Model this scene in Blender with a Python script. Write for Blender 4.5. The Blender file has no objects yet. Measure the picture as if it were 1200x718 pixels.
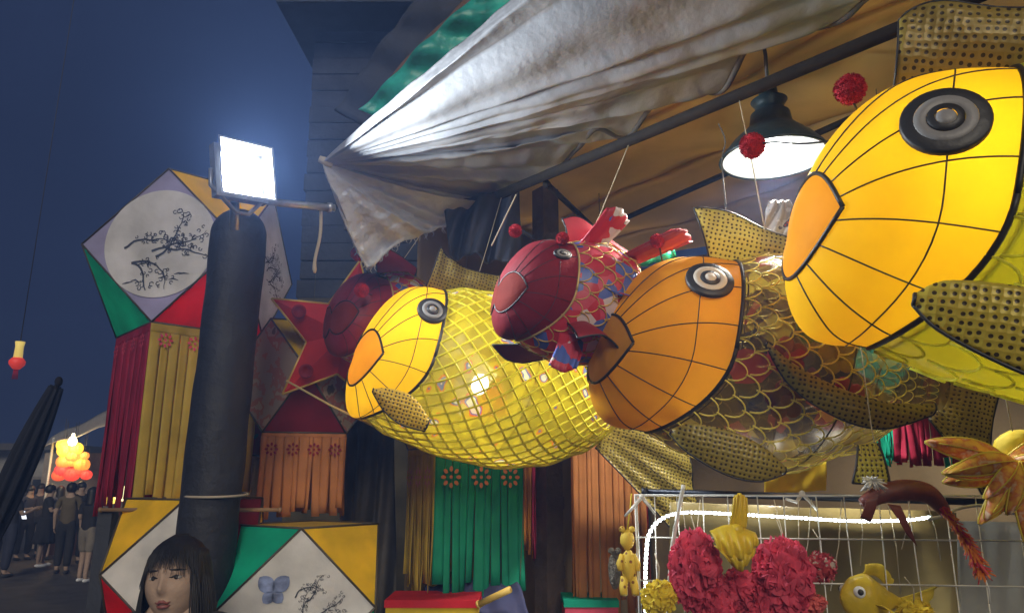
import bpy, bmesh, math, random
from mathutils import Vector, Matrix, Quaternion
random.seed(11)
PI = math.pi
sc = bpy.context.scene
col = sc.collection

# ------------------------------------------------------------------ camera
FPX = 867.0
CAM = Vector((0, 0, 1.7)); TH = math.radians(13.4)
cam_d = bpy.data.cameras.new('camera'); cam = bpy.data.objects.new('camera', cam_d); col.objects.link(cam)
cam.location = CAM; cam.rotation_euler = (PI/2 + TH, 0, 0)
cam_d.sensor_width = 36; cam_d.lens = FPX/1200*36; cam_d.clip_start = 0.02; cam_d.clip_end = 500
sc.camera = cam
# ------------------------------------------------------------------ world: night sky
w = bpy.data.worlds.new('World'); sc.world = w; w.use_nodes = True
nt = w.node_tree; nt.nodes.clear()
wo = nt.nodes.new('ShaderNodeOutputWorld'); bg = nt.nodes.new('ShaderNodeBackground')
tc = nt.nodes.new('ShaderNodeTexCoord'); nz = nt.nodes.new('ShaderNodeTexNoise'); rp = nt.nodes.new('ShaderNodeValToRGB')
nz.inputs['Scale'].default_value = 2.2; nz.inputs['Detail'].default_value = 5
rp.color_ramp.elements[0].position = .35; rp.color_ramp.elements[0].color = (.012, .019, .048, 1)
rp.color_ramp.elements[1].position = .70; rp.color_ramp.elements[1].color = (.017, .027, .068, 1)
nt.links.new(tc.outputs['Generated'], nz.inputs['Vector']); nt.links.new(nz.outputs['Fac'], rp.inputs['Fac'])
nt.links.new(rp.outputs['Color'], bg.inputs['Color']); nt.links.new(bg.outputs['Background'], wo.inputs['Surface'])
bg.inputs['Strength'].default_value = 1.0
# lamp added as front fill, standing for street lighting low behind the photographer
sd = bpy.data.lights.new('sun', 'SUN'); so = bpy.data.objects.new('sun', sd); col.objects.link(so)
sd.energy = 1.75; sd.angle = math.radians(25); sd.color = (1, .90, .74)
so.rotation_euler = (math.radians(64), 0, math.radians(4))
# ------------------------------------------------------------------ render settings
sc.render.engine = 'CYCLES'
sc.view_settings.view_transform = 'Standard'; sc.view_settings.look = 'None'
sc.view_settings.exposure = 0; sc.view_settings.gamma = 1
sc.cycles.use_denoising = True; sc.cycles.max_bounces = 6; sc.cycles.transparent_max_bounces = 24
sc.cycles.volume_bounces = 0; sc.cycles.sample_clamp_indirect = 4

# ------------------------------------------------------------------ pixel helpers (photo pixels 1200x718)
RT = Vector((1, 0, 0)); UP = Vector((0, -math.sin(TH), math.cos(TH))); FW = Vector((0, math.cos(TH), math.sin(TH)))
def ray(px, py): return RT*((px-600)/FPX) + UP*((359-py)/FPX) + FW
def P(px, py, zc): return CAM + ray(px, py)*zc
def PZ(px, py, z):
    r = ray(px, py); return CAM + r*((z-CAM.z)/r.z)
def PP(px, py, o, n):
    r = ray(px, py); return CAM + r*((o-CAM).dot(n)/r.dot(n))
def ZAT(Y, py):
    v = (359-py)/FPX
    return CAM.z + (Y*math.sin(TH)+v*Y*math.cos(TH))/(math.cos(TH)-v*math.sin(TH))

# ------------------------------------------------------------------ materials
MATS = {}
def mat(name, c, rough=.6, metal=0., var=.18, scale=6., bump=.12, bscale=45., transl=0., transp=0., emit=0., ecol=None, spec=.5, tcol=None):
    if name in MATS: return MATS[name]
    m = bpy.data.materials.new(name); m.use_nodes = True; t = m.node_tree; N = t.nodes; L = t.links
    p = N['Principled BSDF']; out = N['Material Output']
    co = N.new('ShaderNodeTexCoord'); n1 = N.new('ShaderNodeTexNoise'); n1.inputs['Scale'].default_value = scale; n1.inputs['Detail'].default_value = 6
    L.new(co.outputs['Object'], n1.inputs['Vector'])
    r = N.new('ShaderNodeValToRGB'); r.color_ramp.elements[0].position = .3; r.color_ramp.elements[1].position = .7
    r.color_ramp.elements[0].color = (*[x*(1-var) for x in c], 1); r.color_ramp.elements[1].color = (*[min(1, x*(1+var)) for x in c], 1)
    L.new(n1.outputs['Fac'], r.inputs['Fac']); L.new(r.outputs['Color'], p.inputs['Base Color'])
    p.inputs['Roughness'].default_value = rough; p.inputs['Metallic'].default_value = metal; p.inputs['Specular IOR Level'].default_value = spec
    if bump:
        n2 = N.new('ShaderNodeTexNoise'); n2.inputs['Scale'].default_value = bscale; n2.inputs['Detail'].default_value = 4
        b = N.new('ShaderNodeBump'); b.inputs['Strength'].default_value = bump; b.inputs['Distance'].default_value = .02
        L.new(co.outputs['Object'], n2.inputs['Vector']); L.new(n2.outputs['Fac'], b.inputs['Height']); L.new(b.outputs['Normal'], p.inputs['Normal'])
    if emit:
        p.inputs['Emission Color'].default_value = (*(ecol or c), 1); p.inputs['Emission Strength'].default_value = emit
    s = p.outputs['BSDF']
    if transl:
        tr = N.new('ShaderNodeBsdfTranslucent'); mx = N.new('ShaderNodeMixShader'); mx.inputs[0].default_value = transl
        if tcol: tr.inputs['Color'].default_value = (*tcol, 1)
        else: L.new(r.outputs['Color'], tr.inputs['Color'])
        L.new(s, mx.inputs[1]); L.new(tr.outputs[0], mx.inputs[2]); s = mx.outputs[0]
    if transp:
        ta = N.new('ShaderNodeBsdfTransparent'); mx = N.new('ShaderNodeMixShader'); mx.inputs[0].default_value = transp
        L.new(s, mx.inputs[1]); L.new(ta.outputs[0], mx.inputs[2]); s = mx.outputs[0]
    L.new(s, out.inputs['Surface'])
    MATS[name] = m; return m

def ramp_mat(name, kind, scale, stops, rough=.5, metal=0., transl=0., transp=0., interp='CONSTANT', bump=0., detail=3., rnd=1.):
    """material whose colour comes from a texture value through a colour ramp (prints, sequins, mesh cloth)"""
    if name in MATS: return MATS[name]
    m = bpy.data.materials.new(name); m.use_nodes = True; t = m.node_tree; N = t.nodes; L = t.links
    p = N['Principled BSDF']; out = N['Material Output']; co = N.new('ShaderNodeTexCoord')
    r = N.new('ShaderNodeValToRGB'); r.color_ramp.interpolation = interp
    if kind == 'noise':
        x = N.new('ShaderNodeTexNoise'); x.inputs['Detail'].default_value = detail; o = x.outputs['Fac']
    elif kind == 'cells':
        x = N.new('ShaderNodeTexVoronoi'); o = x.outputs['Color']; x.inputs['Randomness'].default_value = rnd
    else:
        x = N.new('ShaderNodeTexVoronoi'); o = x.outputs['Distance']; x.inputs['Randomness'].default_value = rnd
    x.inputs['Scale'].default_value = scale
    if kind == 'dist2':
        x.voronoi_dimensions = '2D'; sx = N.new('ShaderNodeSeparateXYZ'); cx = N.new('ShaderNodeCombineXYZ')
        L.new(co.outputs['Object'], sx.inputs[0]); L.new(sx.outputs['X'], cx.inputs['X']); L.new(sx.outputs['Z'], cx.inputs['Y']); L.new(cx.outputs[0], x.inputs['Vector'])
    else: L.new(co.outputs['Object'], x.inputs['Vector'])
    L.new(o, r.inputs['Fac'])
    els = r.color_ramp.elements; els.remove(els[1]); els[0].position = stops[0][0]; els[0].color = (*stops[0][1], 1)
    for po, c in stops[1:]: els.new(po).color = (*c, 1)
    L.new(r.outputs['Color'], p.inputs['Base Color']); p.inputs['Roughness'].default_value = rough; p.inputs['Metallic'].default_value = metal
    if bump:
        b = N.new('ShaderNodeBump'); b.inputs['Strength'].default_value = bump; b.inputs['Distance'].default_value = .01
        L.new(o, b.inputs['Height']); L.new(b.outputs['Normal'], p.inputs['Normal'])
    s = p.outputs['BSDF']
    if transl:
        tr = N.new('ShaderNodeBsdfTranslucent'); mx = N.new('ShaderNodeMixShader'); mx.inputs[0].default_value = transl
        L.new(r.outputs['Color'], tr.inputs['Color']); L.new(s, mx.inputs[1]); L.new(tr.outputs[0], mx.inputs[2]); s = mx.outputs[0]
    if transp:
        ta = N.new('ShaderNodeBsdfTransparent'); mx = N.new('ShaderNodeMixShader'); mx.inputs[0].default_value = transp
        L.new(s, mx.inputs[1]); L.new(ta.outputs[0], mx.inputs[2]); s = mx.outputs[0]
    L.new(s, out.inputs['Surface'])
    MATS[name] = m; return m

def paper(name, c, transl=.3): return mat(name, c, rough=.65, var=.2, scale=7, bump=.28, bscale=13, transl=transl, spec=.3)
BLACK = mat('black_wire', (.015, .012, .010), .5, 0, .2)
WHITE_WIRE = mat('white_wire', (.62, .60, .54), .35, .1, .1)
CORD = mat('cord', (.45, .38, .26), .8)
DCORD = mat('dark_cord', (.05, .045, .04), .7)
BAMBOO = mat('bamboo', (.55, .40, .16), .55, 0, .25, 14)
DARKFRAME = mat('dark_frame', (.06, .05, .035), .5)
GOLDEDGE = mat('gold_edge', (.62, .44, .10), .4, .3)
R_PAPER = paper('red_paper', (.72, .03, .05), .5); DR_PAPER = paper('dark_red_paper', (.26, .015, .03)); CRIMSON = paper('crimson_paper', (.40, .02, .06))
Y_PAPER = paper('yellow_paper', (.80, .58, .03), .45); G_PAPER = paper('green_paper', (.01, .30, .17)); T_PAPER = paper('teal_paper', (.015, .50, .34), .5)
O_PAPER = paper('orange_paper', (.70, .27, .04)); W_PAPER = paper('white_paper', (.74, .73, .72)); M_PAPER = paper('mustard_paper', (.58, .42, .07))
P_PAPER = paper('lilac_paper', (.36, .34, .52)); PINK = paper('pink_paper', (.80, .10, .18)); CREAM = paper('cream_paper', (.70, .62, .45))
BROWNP = paper('brown_orange_paper', (.55, .22, .07))
INK = mat('ink', (.05, .06, .09), .8, 0, .3); BLUEINK = mat('blue_ink', (.20, .25, .42), .8, 0, .6, 30); REDINK = mat('red_ink', (.55, .05, .02), .7); GOLDINK = mat('gold_ink', (.75, .50, .15), .4, .4)

# ------------------------------------------------------------------ mesh helpers
class MB:
    def __init__(s): s.v = []; s.f = []; s.m = []
    def add(s, vs, fs, mi=0):
        o = len(s.v); s.v += [Vector(x) for x in vs]; s.f += [tuple(i+o for i in f) for f in fs]; s.m += [mi]*len(fs)
    def box(s, c, size, M=None, mi=0):
        x, y, z = [k/2 for k in size]; c = Vector(c)
        vs = [Vector((a*x, b*y, d*z)) for a in (-1, 1) for b in (-1, 1) for d in (-1, 1)]
        vs = [(M @ q if M else q)+c for q in vs]
        s.add(vs, [(0, 1, 3, 2), (4, 6, 7, 5), (0, 4, 5, 1), (2, 3, 7, 6), (0, 2, 6, 4), (1, 5, 7, 3)], mi)
    def tube(s, pts, r, n=6, mi=0, cap=True):
        pts = [Vector(p) for p in pts]; k = len(pts)
        if not hasattr(r, '__len__'): r = [r]*k
        t0 = (pts[1]-pts[0]).normalized(); a = t0.orthogonal().normalized(); vs = []
        for i in range(k):
            t = (pts[min(i+1, k-1)]-pts[max(i-1, 0)])
            t = t.normalized() if t.length > 1e-9 else t0
            a = (a - t*a.dot(t)); a = a.normalized() if a.length > 1e-6 else t.orthogonal().normalized(); b = t.cross(a)
            for j in range(n):
                q = 2*PI*j/n; vs.append(pts[i]+(a*math.cos(q)+b*math.sin(q))*r[i])
        fs = [(i*n+j, i*n+(j+1) % n, (i+1)*n+(j+1) % n, (i+1)*n+j) for i in range(k-1) for j in range(n)]
        if cap: fs += [tuple(range(n-1, -1, -1)), tuple((k-1)*n+j for j in range(n))]
        s.add(vs, fs, mi)
    def lathe(s, prof, n=24, M=None, mi=0):
        vs = []; k = len(prof)
        for (r, z) in prof:
            for j in range(n):
                q = 2*PI*j/n; p = Vector((r*math.cos(q), r*math.sin(q), z)); vs.append(M @ p if M else p)
        s.add(vs, [(i*n+j, i*n+(j+1) % n, (i+1)*n+(j+1) % n, (i+1)*n+j) for i in range(k-1) for j in range(n)], mi)
    def grid(s, fn, nu, nv, wrap=False, mi=0):
        cu = nu if wrap else nu+1
        vs = [fn(i/nu, j/nv) for j in range(nv+1) for i in range(cu)]
        s.add(vs, [(j*cu+i, j*cu+(i+1) % cu, (j+1)*cu+(i+1) % cu, (j+1)*cu+i) for j in range(nv) for i in range(nu)], mi)
    def ball(s, c, r, n=14, sc_=(1, 1, 1), mi=0, jit=0.):
        c = Vector(c)
        rr = {}
        def fn(u, v):
            th = 2*PI*u; ph = PI*v; k = 1+(random.uniform(-jit, jit) if 0.01 < v < .99 else 0)
            return c+Vector((r*k*sc_[0]*math.sin(ph)*math.cos(th), r*k*sc_[1]*math.sin(ph)*math.sin(th), r*k*sc_[2]*math.cos(ph)))
        s.grid(fn, n, max(6, n//2), True, mi)
    def build(s, name, mats, parent=None, smooth=True, solid=0., loc=None):
        me = bpy.data.meshes.new(name); me.from_pydata([tuple(x) for x in s.v], [], s.f)
        if not isinstance(mats, (list, tuple)): mats = [mats] if mats else []
        for m in mats: me.materials.append(m)
        me.polygons.foreach_set('material_index', s.m); me.polygons.foreach_set('use_smooth', [smooth]*len(s.f)); me.update()
        o = bpy.data.objects.new(name, me); col.objects.link(o)
        if parent: o.parent = parent
        if loc: o.location = loc
        if solid:
            md = o.modifiers.new('thickness', 'SOLIDIFY'); md.thickness = solid; md.offset = 0
        return o
def tag(o, label, cat, group=None, kind=None):
    if label: o['label'] = label
    if cat: o['category'] = cat
    if group: o['group'] = group
    if kind: o['kind'] = kind
    return o
def empty(name, M, label=None, cat=None, group=None):
    o = bpy.data.objects.new(name, None); col.objects.link(o); o.matrix_world = M if isinstance(M, Matrix) else Matrix.Translation(M); o.empty_display_size = .1
    return tag(o, label, cat, group)
def frame_x(h, up=Vector((0, 0, 1)), loc=Vector()):
    """matrix whose local +x is h, local z close to up"""
    x = Vector(h).normalized(); y = up.cross(x).normalized(); z = x.cross(y)
    M = Matrix((x, y, z)).transposed().to_4x4(); M.translation = loc; return M
def lerpn(pts, t):
    """smooth interpolation of a list of (t, value)"""
    if t <= pts[0][0]: return pts[0][1]
    for (a, x), (b, y) in zip(pts, pts[1:]):
        if t <= b:
            k = (t-a)/(b-a); k = k*k*(3-2*k)*.5+k*.5; return x+(y-x)*k
    return pts[-1][1]
def poly(pts, t):
    """point at parameter t 0..1 along a list of vectors, Catmull-Rom"""
    n = len(pts)-1; x = min(max(t, 0), 1)*n; i = min(int(x), n-1); k = x-i
    p0, p1, p2, p3 = pts[max(i-1, 0)], pts[i], pts[i+1], pts[min(i+2, n)]
    return .5*((2*p1)+(-p0+p2)*k+(2*p0-5*p1+4*p2-p3)*k*k+(-p0+3*p1-3*p2+p3)*k**3)
def curve(pts, n): pts = [Vector(p) for p in pts]; return [poly(pts, i/n) for i in range(n+1)]
def point_light(name, loc, power, c, r=.03, parent=None):
    d = bpy.data.lights.new(name, 'POINT'); d.energy = power; d.color = c; d.shadow_soft_size = r
    o = bpy.data.objects.new(name, d); col.objects.link(o); o.location = loc
    if parent: o.parent = parent
    return o

# ================================================================== THE SETTING
m = MB(); m.grid(lambda u, v: Vector((-60+120*u, -20+140*v, 0)), 60, 70)
ground = m.build('street', mat('asphalt', (.07, .066, .062), .8, 0, .3, 3, .4, 60)); tag(ground, None, None, kind='structure')

# stall axis: front pole runs from near right to far left
D = Vector((-.68, .733, 0)).normalized(); NN = Vector((.733, .68, 0)).normalized()
A0 = PZ(600, 222, 2.75); A0.z = 0
def S(s, t, z): return A0 + D*s + NN*t + Vector((0, 0, z))
SMAX, TBK = .95, 2.0

# ---------------- stall canopy, walls
CANVAS = mat('beige_canvas', (.80, .59, .25), .75, 0, .2, 2.5, .25, 9, transl=.72)
root = empty('stall_canopy', S(0, 0, 3.05), 'beige canvas canopy roof of the lantern stall behind the pendant lamp', 'canopy')
def loc_(o, p): return p-o.location
seams = 4
for k in range(seams):
    t0, t1 = -.12+(TBK+.12)*k/seams, -.12+(TBK+.12)*(k+1)/seams
    m = MB()
    def fn(u, v, t0=t0, t1=t1):
        s = -3.6+(SMAX+3.6)*u; t = t0-.012+(t1-t0+.024)*v
        return S(s, t, 3.08-.035*math.sin(PI*v)-.02*math.sin(u*19+t*3)+.01*math.sin(u*53+t*7)) - root.location
    m.grid(fn, 70, 8); m.build('canvas_panel', CANVAS, root, solid=.004)
WALLC = mat('brown_canvas', (.20, .14, .07), .8, 0, .3, 2, .3, 10)
wl = empty('stall_back_wall', S(0, TBK, 0), 'brown canvas wall sheets hanging at the back of the lantern stall', 'wall')
for (s0, t0_, s1, t1_) in ((SMAX, .25, SMAX, TBK), (SMAX, TBK, -1.2, TBK), (-1.2, TBK, -3.6, TBK)):
    m = MB()
    def fn(u, v):
        p = S(s0+(s1-s0)*u, t0_+(t1_-t0_)*u, 3.04*v)
        n = NN if s0 != s1 else D
        return p + n*(.02*math.sin(u*31)+.012*math.sin(u*11+v*5)) - wl.location
    m.grid(fn, 60, 16); m.build('canvas_sheet', WALLC, wl, solid=.004)
POLE = mat('dark_steel_pole', (.018, .014, .010), .8, 0., .25, 20, spec=.1)
def pole_(name, a, b, r, label, cat='pole', mt=None, group=None):
    m = MB(); c = (Vector(a)+Vector(b))/2; m.tube([Vector(a)-c, Vector(b)-c], r, 10)
    m.tube([(Vector(b)-c)*.97, (Vector(b)-c)*.999], r*1.25, 10); m.tube([(Vector(a)-c)*.97, (Vector(a)-c)*.999], r*1.25, 10)
    o = m.build(name, mt or POLE, loc=c); return tag(o, label, cat, group)
pole_('canopy_pole', S(1.0, 0, 2.75), S(-2.6, 0, 2.75), .018, 'dark steel pole under the front edge of the beige canopy, carrying the carp lanterns')
q0, q1 = PZ(655, 290, 2.92), PZ(1040, 120, 2.92)
pole_('canopy_pole', q0, q0+(q1-q0)*1.6, .012, 'thin dark pole behind the pendant lamp under the beige canopy')
c0, c1 = P(640, 215, 2.62), PZ(712, 282, 2.96)
pole_('brace_bar', c0, c1, .011, 'short diagonal brace bar between the two canopy poles', 'bar')
pole_('canopy_pole', PZ(1090, 62, 2.97), PZ(1230, 4, 2.97), .02, 'dark brown wooden rafter above the dotted fin of the largest carp', 'rafter', mat('dark_wood', (.10, .055, .03), .7, 0, .3, 15))
pole_('canopy_pole', PZ(1150, 15, 3.0), PZ(1215, 75, 3.0), .02, 'short dark rafter crossing above the largest carp', 'rafter', MATS['dark_wood'])
# corner legs of the stall (the back one shows between the lanterns)
pp = P(643, 606, 3.05)
m = MB(); M0 = Matrix.Rotation(.6, 3, 'Z')
m.box((0, 0, 1.5), (.085, .085, 3.0), M0)
for z in (1.35, 1.62, 1.9): m.box((0, 0, z), (.093, .093, .05), M0)
o = m.build('stall_post', mat('post_wood', (.085, .06, .045), .7, 0, .35, 12, .5, 30), loc=Vector((pp.x, pp.y, 0)), smooth=False)
tag(o, 'dark square wooden post beside the green paper skirt', 'post')

# ---------------- silver tarp awning, gathered at a pinched corner
TARP = mat('silver_tarp', (.26, .262, .275), .5, .0, .26, 4, .2, 24)
pin = PZ(378, 190, 2.755)
bd = [PZ(690, -75, 3.12), PZ(900, -240, 3.2), PZ(1150, -260, 3.2), PZ(1190, -140, 3.12), PZ(1085, -48, 3.04), PZ(1022, -4, 3.02), PZ(985, 22, 3.01), PZ(925, 44, 3.0), PZ(880, 52, 2.99), PZ(862, 82, 2.98), PZ(838, 108, 2.97), PZ(795, 106, 2.96), PZ(768, 122, 2.95),
      PZ(735, 158, 2.94), PZ(698, 152, 2.92), PZ(676, 172, 2.91), PZ(655, 200, 2.86), PZ(630, 208, 2.83), PZ(602, 226, 2.79)]
zz = bd[-1]; zcp = (zz-CAM).dot(FW)
fl = [(578, 238, .0), (545, 256, .0), (505, 272, .01), (462, 288, .01), (432, 314, .02), (408, 262, .02), (388, 214, .01)]
zpin = (pin-CAM).dot(FW)
bd2 = [P(x, y, zpin+(zcp-zpin)*max(0, (x-378)/224)+dz) for x, y, dz in fl]
allb = bd+bd2
root = empty('silver_tarp_awning', pin, 'wrinkled silver grey tarp awning gathered to a pinched corner beside the floodlight', 'tarp')
def tarp_pt(t, r):
    i = t*(len(allb)-1); b = poly(allb, t) if t < .66 else poly(allb, t)
    p = pin+(b-pin)*r
    hang = 1 if i > len(bd)-1 else 0
    amp = .050*r**.7*(1-.92*r) if not hang else .03*r
    n = Vector((0, 0, 1)) if not hang else Vector((.2, -1, 0))
    k = 1-2*abs(math.sin(t*36+math.sin(t*17)*.9))**.7+.4*math.sin(t*117+1)
    amp = min(amp, .03) if r < .97 else 0
    e = .008*math.sin(t*90+r*8)*r+.0025*math.sin(r*38+t*30)*min(1, r*3)+.0015*math.sin(r*83-t*71)*r
    if hang: e += .010*r*r*math.sin(t*260+2*math.sin(t*60))
    L = (b-pin).length
    sag = -.012*math.sin(PI*r)*min(1, L) if not hang else -.015*math.sin(PI*r)
    edge = 0
    return p+n*(amp*k+e)+Vector((0, 0, sag)) - pin
m = MB(); m.grid(lambda u, v: tarp_pt(u*(len(bd)-.5)/(len(allb)-1), v**1.25), 300, 90); m.build('canopy_sheet', TARP, root, solid=.003)
m = MB(); m.grid(lambda u, v: tarp_pt(((len(bd)-.5)+u*(len(bd2)-.5))/(len(allb)-1), v**1.1), 220, 50); m.build('hanging_flap', mat('crinkled_tarp', (.44, .45, .48), .45, .1, .14, 3, .7, 30), root, solid=.003)
# frayed fringe on the flap edge
m = MB()
for k in range(46):
    t = ((len(bd)-.4)+random.random()*(5.2))/(len(allb)-1); a = tarp_pt(t, 1.0)
    l = random.uniform(.008, .028); m.tube([a, a+Vector((random.uniform(-.006, .006), random.uniform(-.006, .006), -l*.5)), a+Vector((random.uniform(-.012, .012), 0, -l))], [.003, .002, .0008], 4)
tag(m.build('fringe', TARP, root), None, None, kind='stuff')
m = MB(); edge_pts = [tarp_pt(((4+(len(bd)-5)*i/150))/(len(allb)-1), 1.0) for i in range(151)]
m.tube(edge_pts, .011, 6); m.build('hem', mat('dark_hem', (.07, .06, .05), .7), root)
m = MB(); m.tube([Vector((-.012, 0, .012)), Vector((.012, .006, .004)), Vector((.03, .01, -.01))], [.012, .016, .008], 8); m.build('knot', CORD, root)

# ---------------- teal tarp strip and dark roof edge behind it
def slab(name, quad, thick, mt, label, cat, wav=.01, group=None):
    c = sum(quad, Vector())/4; a, b, d_, e_ = [q-c for q in quad]; n = (b-a).cross(e_-a).normalized(); m = MB()
    m.grid(lambda u, v: (a*(1-u)+b*u)*(1-v)+(e_*(1-u)+d_*u)*v+n*wav*(math.sin(u*23)+math.sin(u*9+v*6)), 40, 10)
    o = m.build(name, mt, solid=thick, loc=c); return tag(o, label, cat, group)
slab('teal_tarp', [P(420, 128, 3.3), P(566, -18, 3.2), P(700, -24, 3.2), P(462, 146, 3.3)], .006, mat('teal_tarp', (.03, .42, .33), .4, 0, .5, 9, .4, 20), 'narrow teal tarp strip above the silver awning edge', 'tarp', .02)
slab('wooden_eave', [P(455, 92, 3.9), P(560, -15, 3.9), P(622, -20, 3.9), P(452, 122, 3.9)], .04, mat('eave_wood', (.16, .085, .04), .7, 0, .4, 9), 'brown wooden eave board behind the teal tarp strip', 'eave', .004)
slab('dark_canopy', [P(392, 128, 4.6), P(505, -25, 4.6), P(575, -25, 4.6), P(430, 150, 4.6)], .03, mat('navy_canvas', (.035, .04, .055), .8), 'dark navy canopy edge beyond the brown eave', 'canopy', .02)
# dark cloth bundle hanging at the stall corner
def cloth_bundle(name, quadpx, zc, mt, label, cat):
    q = [P(x, y, zc+dz) for x, y, dz in quadpx]; c = sum(q, Vector())/len(q); q = [p-c for p in q]; m = MB()
    def fn(u, v):
        p = (q[0]*(1-u)+q[1]*u)*(1-v)+(q[3]*(1-u)+q[2]*u)*v
        return p+Vector((0, -1, 0))*(.035*math.sin(u*15+v*3)+.02*math.sin(u*29+v*9)+.05*math.sin(PI*u))*(.3+v)
    m.grid(fn, 50, 24); o = m.build(name, mt, loc=c, solid=.005); return tag(o, label, cat)
cloth_bundle('navy_cloth', [(520, 238, 0), (608, 222, 0), (612, 318, -.05), (528, 300, -.05)], 2.78, mat('navy_cloth', (.03, .035, .055), .7, 0, .3, 8), 'dark navy cloth hanging at the stall corner under the tarp flap', 'cloth')

# ================================================================== POST, FLOODLIGHT
pc = P(242, 700, 2.42)
top = ZAT(pc.y, 248)
POSTM = mat('black_wrapped_post', (.016, .018, .026), .65, 0, .35, 5, .5, 18)
m = MB()
def fn(u, v):
    z = top*v; r = .095*(1+.02*math.sin(v*21)+.022*abs(math.sin(v*26+u*PI))+.012*math.sin(v*70-u*4*PI)); a_ = .018*math.sin(v*PI)**2
    if v > .965: r *= math.sqrt(max(.02, 1-((v-.965)/.035)**2*.9))
    return Vector((r*math.cos(2*PI*u)-a_, r*math.sin(2*PI*u), z))
m.grid(fn, 40, 240, True)
o = m.build('lamp_post', POSTM, loc=Vector((pc.x, pc.y, 0))); post = empty('floodlight_post', Vector((pc.x, pc.y, 0)), 'thick black wrapped post carrying the white floodlight', 'post')
o.parent = post; o.location = (0, 0, 0); o.name = 'shaft'
zr = ZAT(pc.y-.11, 580); m = MB()
m.tube([Vector((.1025*math.cos(2*PI*i/40), .1025*math.sin(2*PI*i/40), .006*math.sin(2*PI*i/40))) for i in range(41)], .0045, 6)
o = m.build('tied_rope', mat('rope', (.40, .34, .26), .8), loc=Vector((pc.x, pc.y, zr))); tag(o, 'pale rope tied round the black post above the woman', 'rope')
# bracket pipe
b0 = P(266, 229, 2.25); b1 = P(392, 244, 2.44)
m = MB(); c = b0; m.tube([Vector(), (b1-c)*.5+Vector((0, 0, -.004)), b1-c], .012, 10); m.tube([(b1-c)*.93, (b1-c)*.97], .016, 10)
m.tube([Vector((.02, .03, -.10)), Vector((.02, .01, 0))], .014, 10)
o = m.build('bracket_pipe', mat('galvanised', (.55, .56, .58), .3, .8, .15, 20), loc=c); tag(o, 'pale metal bracket pipe from the floodlight to the tarp corner', 'pipe')
# cord hanging from it
h0 = P(376, 244, 2.425); h1 = P(369, 320, 2.43); m = MB(); m.tube(curve([Vector(), (h1-h0)*.4+Vector((.006, 0, 0)), (h1-h0)*.8+Vector((-.004, 0, 0)), h1-h0], 14), [.006]*11+[.007, .008, .006, .003], 6)
o = m.build('tan_rope', CORD, loc=h0); tag(o, 'short tan cord end dangling from the bracket pipe', 'cord')
# floodlight
fc = P(291, 198, 2.2); Mf = frame_x(Vector((.74, -.67, .06)), loc=fc)
Mf = Mf @ Matrix.Rotation(math.radians(7), 4, 'X')
fl_ = empty('floodlight', Mf, 'lit white square floodlight on top of the black post', 'floodlight')
m = MB(); s = .082
m.box((-.055, 0, 0), (.03, 2*s, 2*s)); 
for k in range(7): m.box((-.07, -.055+.018*k, 0), (.03, .005, .12))
m.build('housing', mat('flood_housing', (.30, .31, .34), .4, .6), fl_, smooth=False)
for a in range(4):
    m = MB(); R_ = Matrix.Rotation(a*PI/2, 3, 'X')
    pts = [R_ @ Vector(p) for p in ((-.034, -s*.66, s*.66), (-.034, s*.66, s*.66), (.0, s, s), (.0, -s, s), (-.034, -s*.66, s*.66+.006), (-.034, s*.66, s*.66+.006), (.0, s*1.08, s*1.08), (.0, -s*1.08, s*1.08))]
    m.add(pts, [(0, 1, 2, 3), (7, 6, 5, 4), (0, 4, 5, 1), (1, 5, 6, 2), (2, 6, 7, 3), (3, 7, 4, 0)]); m.build('bezel', MATS['galvanised'], fl_, smooth=False)
m = MB(); m.add([(-.031, -s*.68, -s*.68), (-.031, s*.68, -s*.68), (-.031, s*.68, s*.68), (-.031, -s*.68, s*.68)], [(0, 1, 2, 3)])
m.build('lens_panel', mat('flood_glass', (.9, .95, 1), .3, emit=26, ecol=(.86, .95, 1)), fl_)
m = MB(); m.tube([(-.05, -s*1.1, 0), (-.05, -s*1.15, -.05), (-.05, -.02, -s*1.5), (-.05, .02, -s*1.5), (-.05, s*1.15, -.05), (-.05, s*1.1, 0)], .007, 6); m.build('yoke', MATS['flood_housing'], fl_)
ld = bpy.data.lights.new('flood_lamp', 'AREA'); ld.shape = 'SQUARE'; ld.size = .10; ld.energy = 42; ld.color = (.84, .93, 1); lo = bpy.data.objects.new('flood_lamp', ld); col.objects.link(lo)
lo.parent = fl_; lo.location = (-.024, 0, 0); lo.rotation_euler = (0, -PI/2, 0)

# ================================================================== PENDANT LAMP
pl = P(907, 186, 2.3); pz = pl.z
pe = empty('pendant_lamp', pl, 'lit pendant lamp with black metal shade under the beige canopy', 'lamp')
SHADE = mat('black_enamel', (.02, .035, .04), .35, .2, .3); SHIN = mat('white_enamel', (.85, .86, .86), .4, 0, .05)
prof = [(.160, 0), (.156, .016), (.12, .060), (.085, .092), (.066, .112), (.060, .150), (.046, .158), (.044, .178), (.056, .196), (.030, .214), (.026, .250), (.012, .262)]
m = MB(); m.lathe(prof, 40); m.build('shade', SHADE, pe)
m = MB(); m.lathe([(r*.975-.002, z-.0005) for r, z in prof[:6]], 40); m.build('shade_lining', SHIN, pe)
m = MB(); m.lathe([(.163, -.003), (.166, 0), (.163, .004), (.158, .001), (.163, -.003)], 40); m.build('rim', SHADE, pe)
m = MB(); m.lathe([(0, -.012), (.03, -.010), (.052, .005), (.060, .028), (.052, .055), (.030, .078), (.024, .10)], 24); m.build('bulb', mat('lit_bulb', (1, 1, 1), .4, emit=7, ecol=(.95, 1, .98)), pe)
m = MB(); m.tube([(0, 0, .262), (.002, 0, .36), (-.004, .004, .46)], .006, 6); m.build('flex', DCORD, pe)
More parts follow.
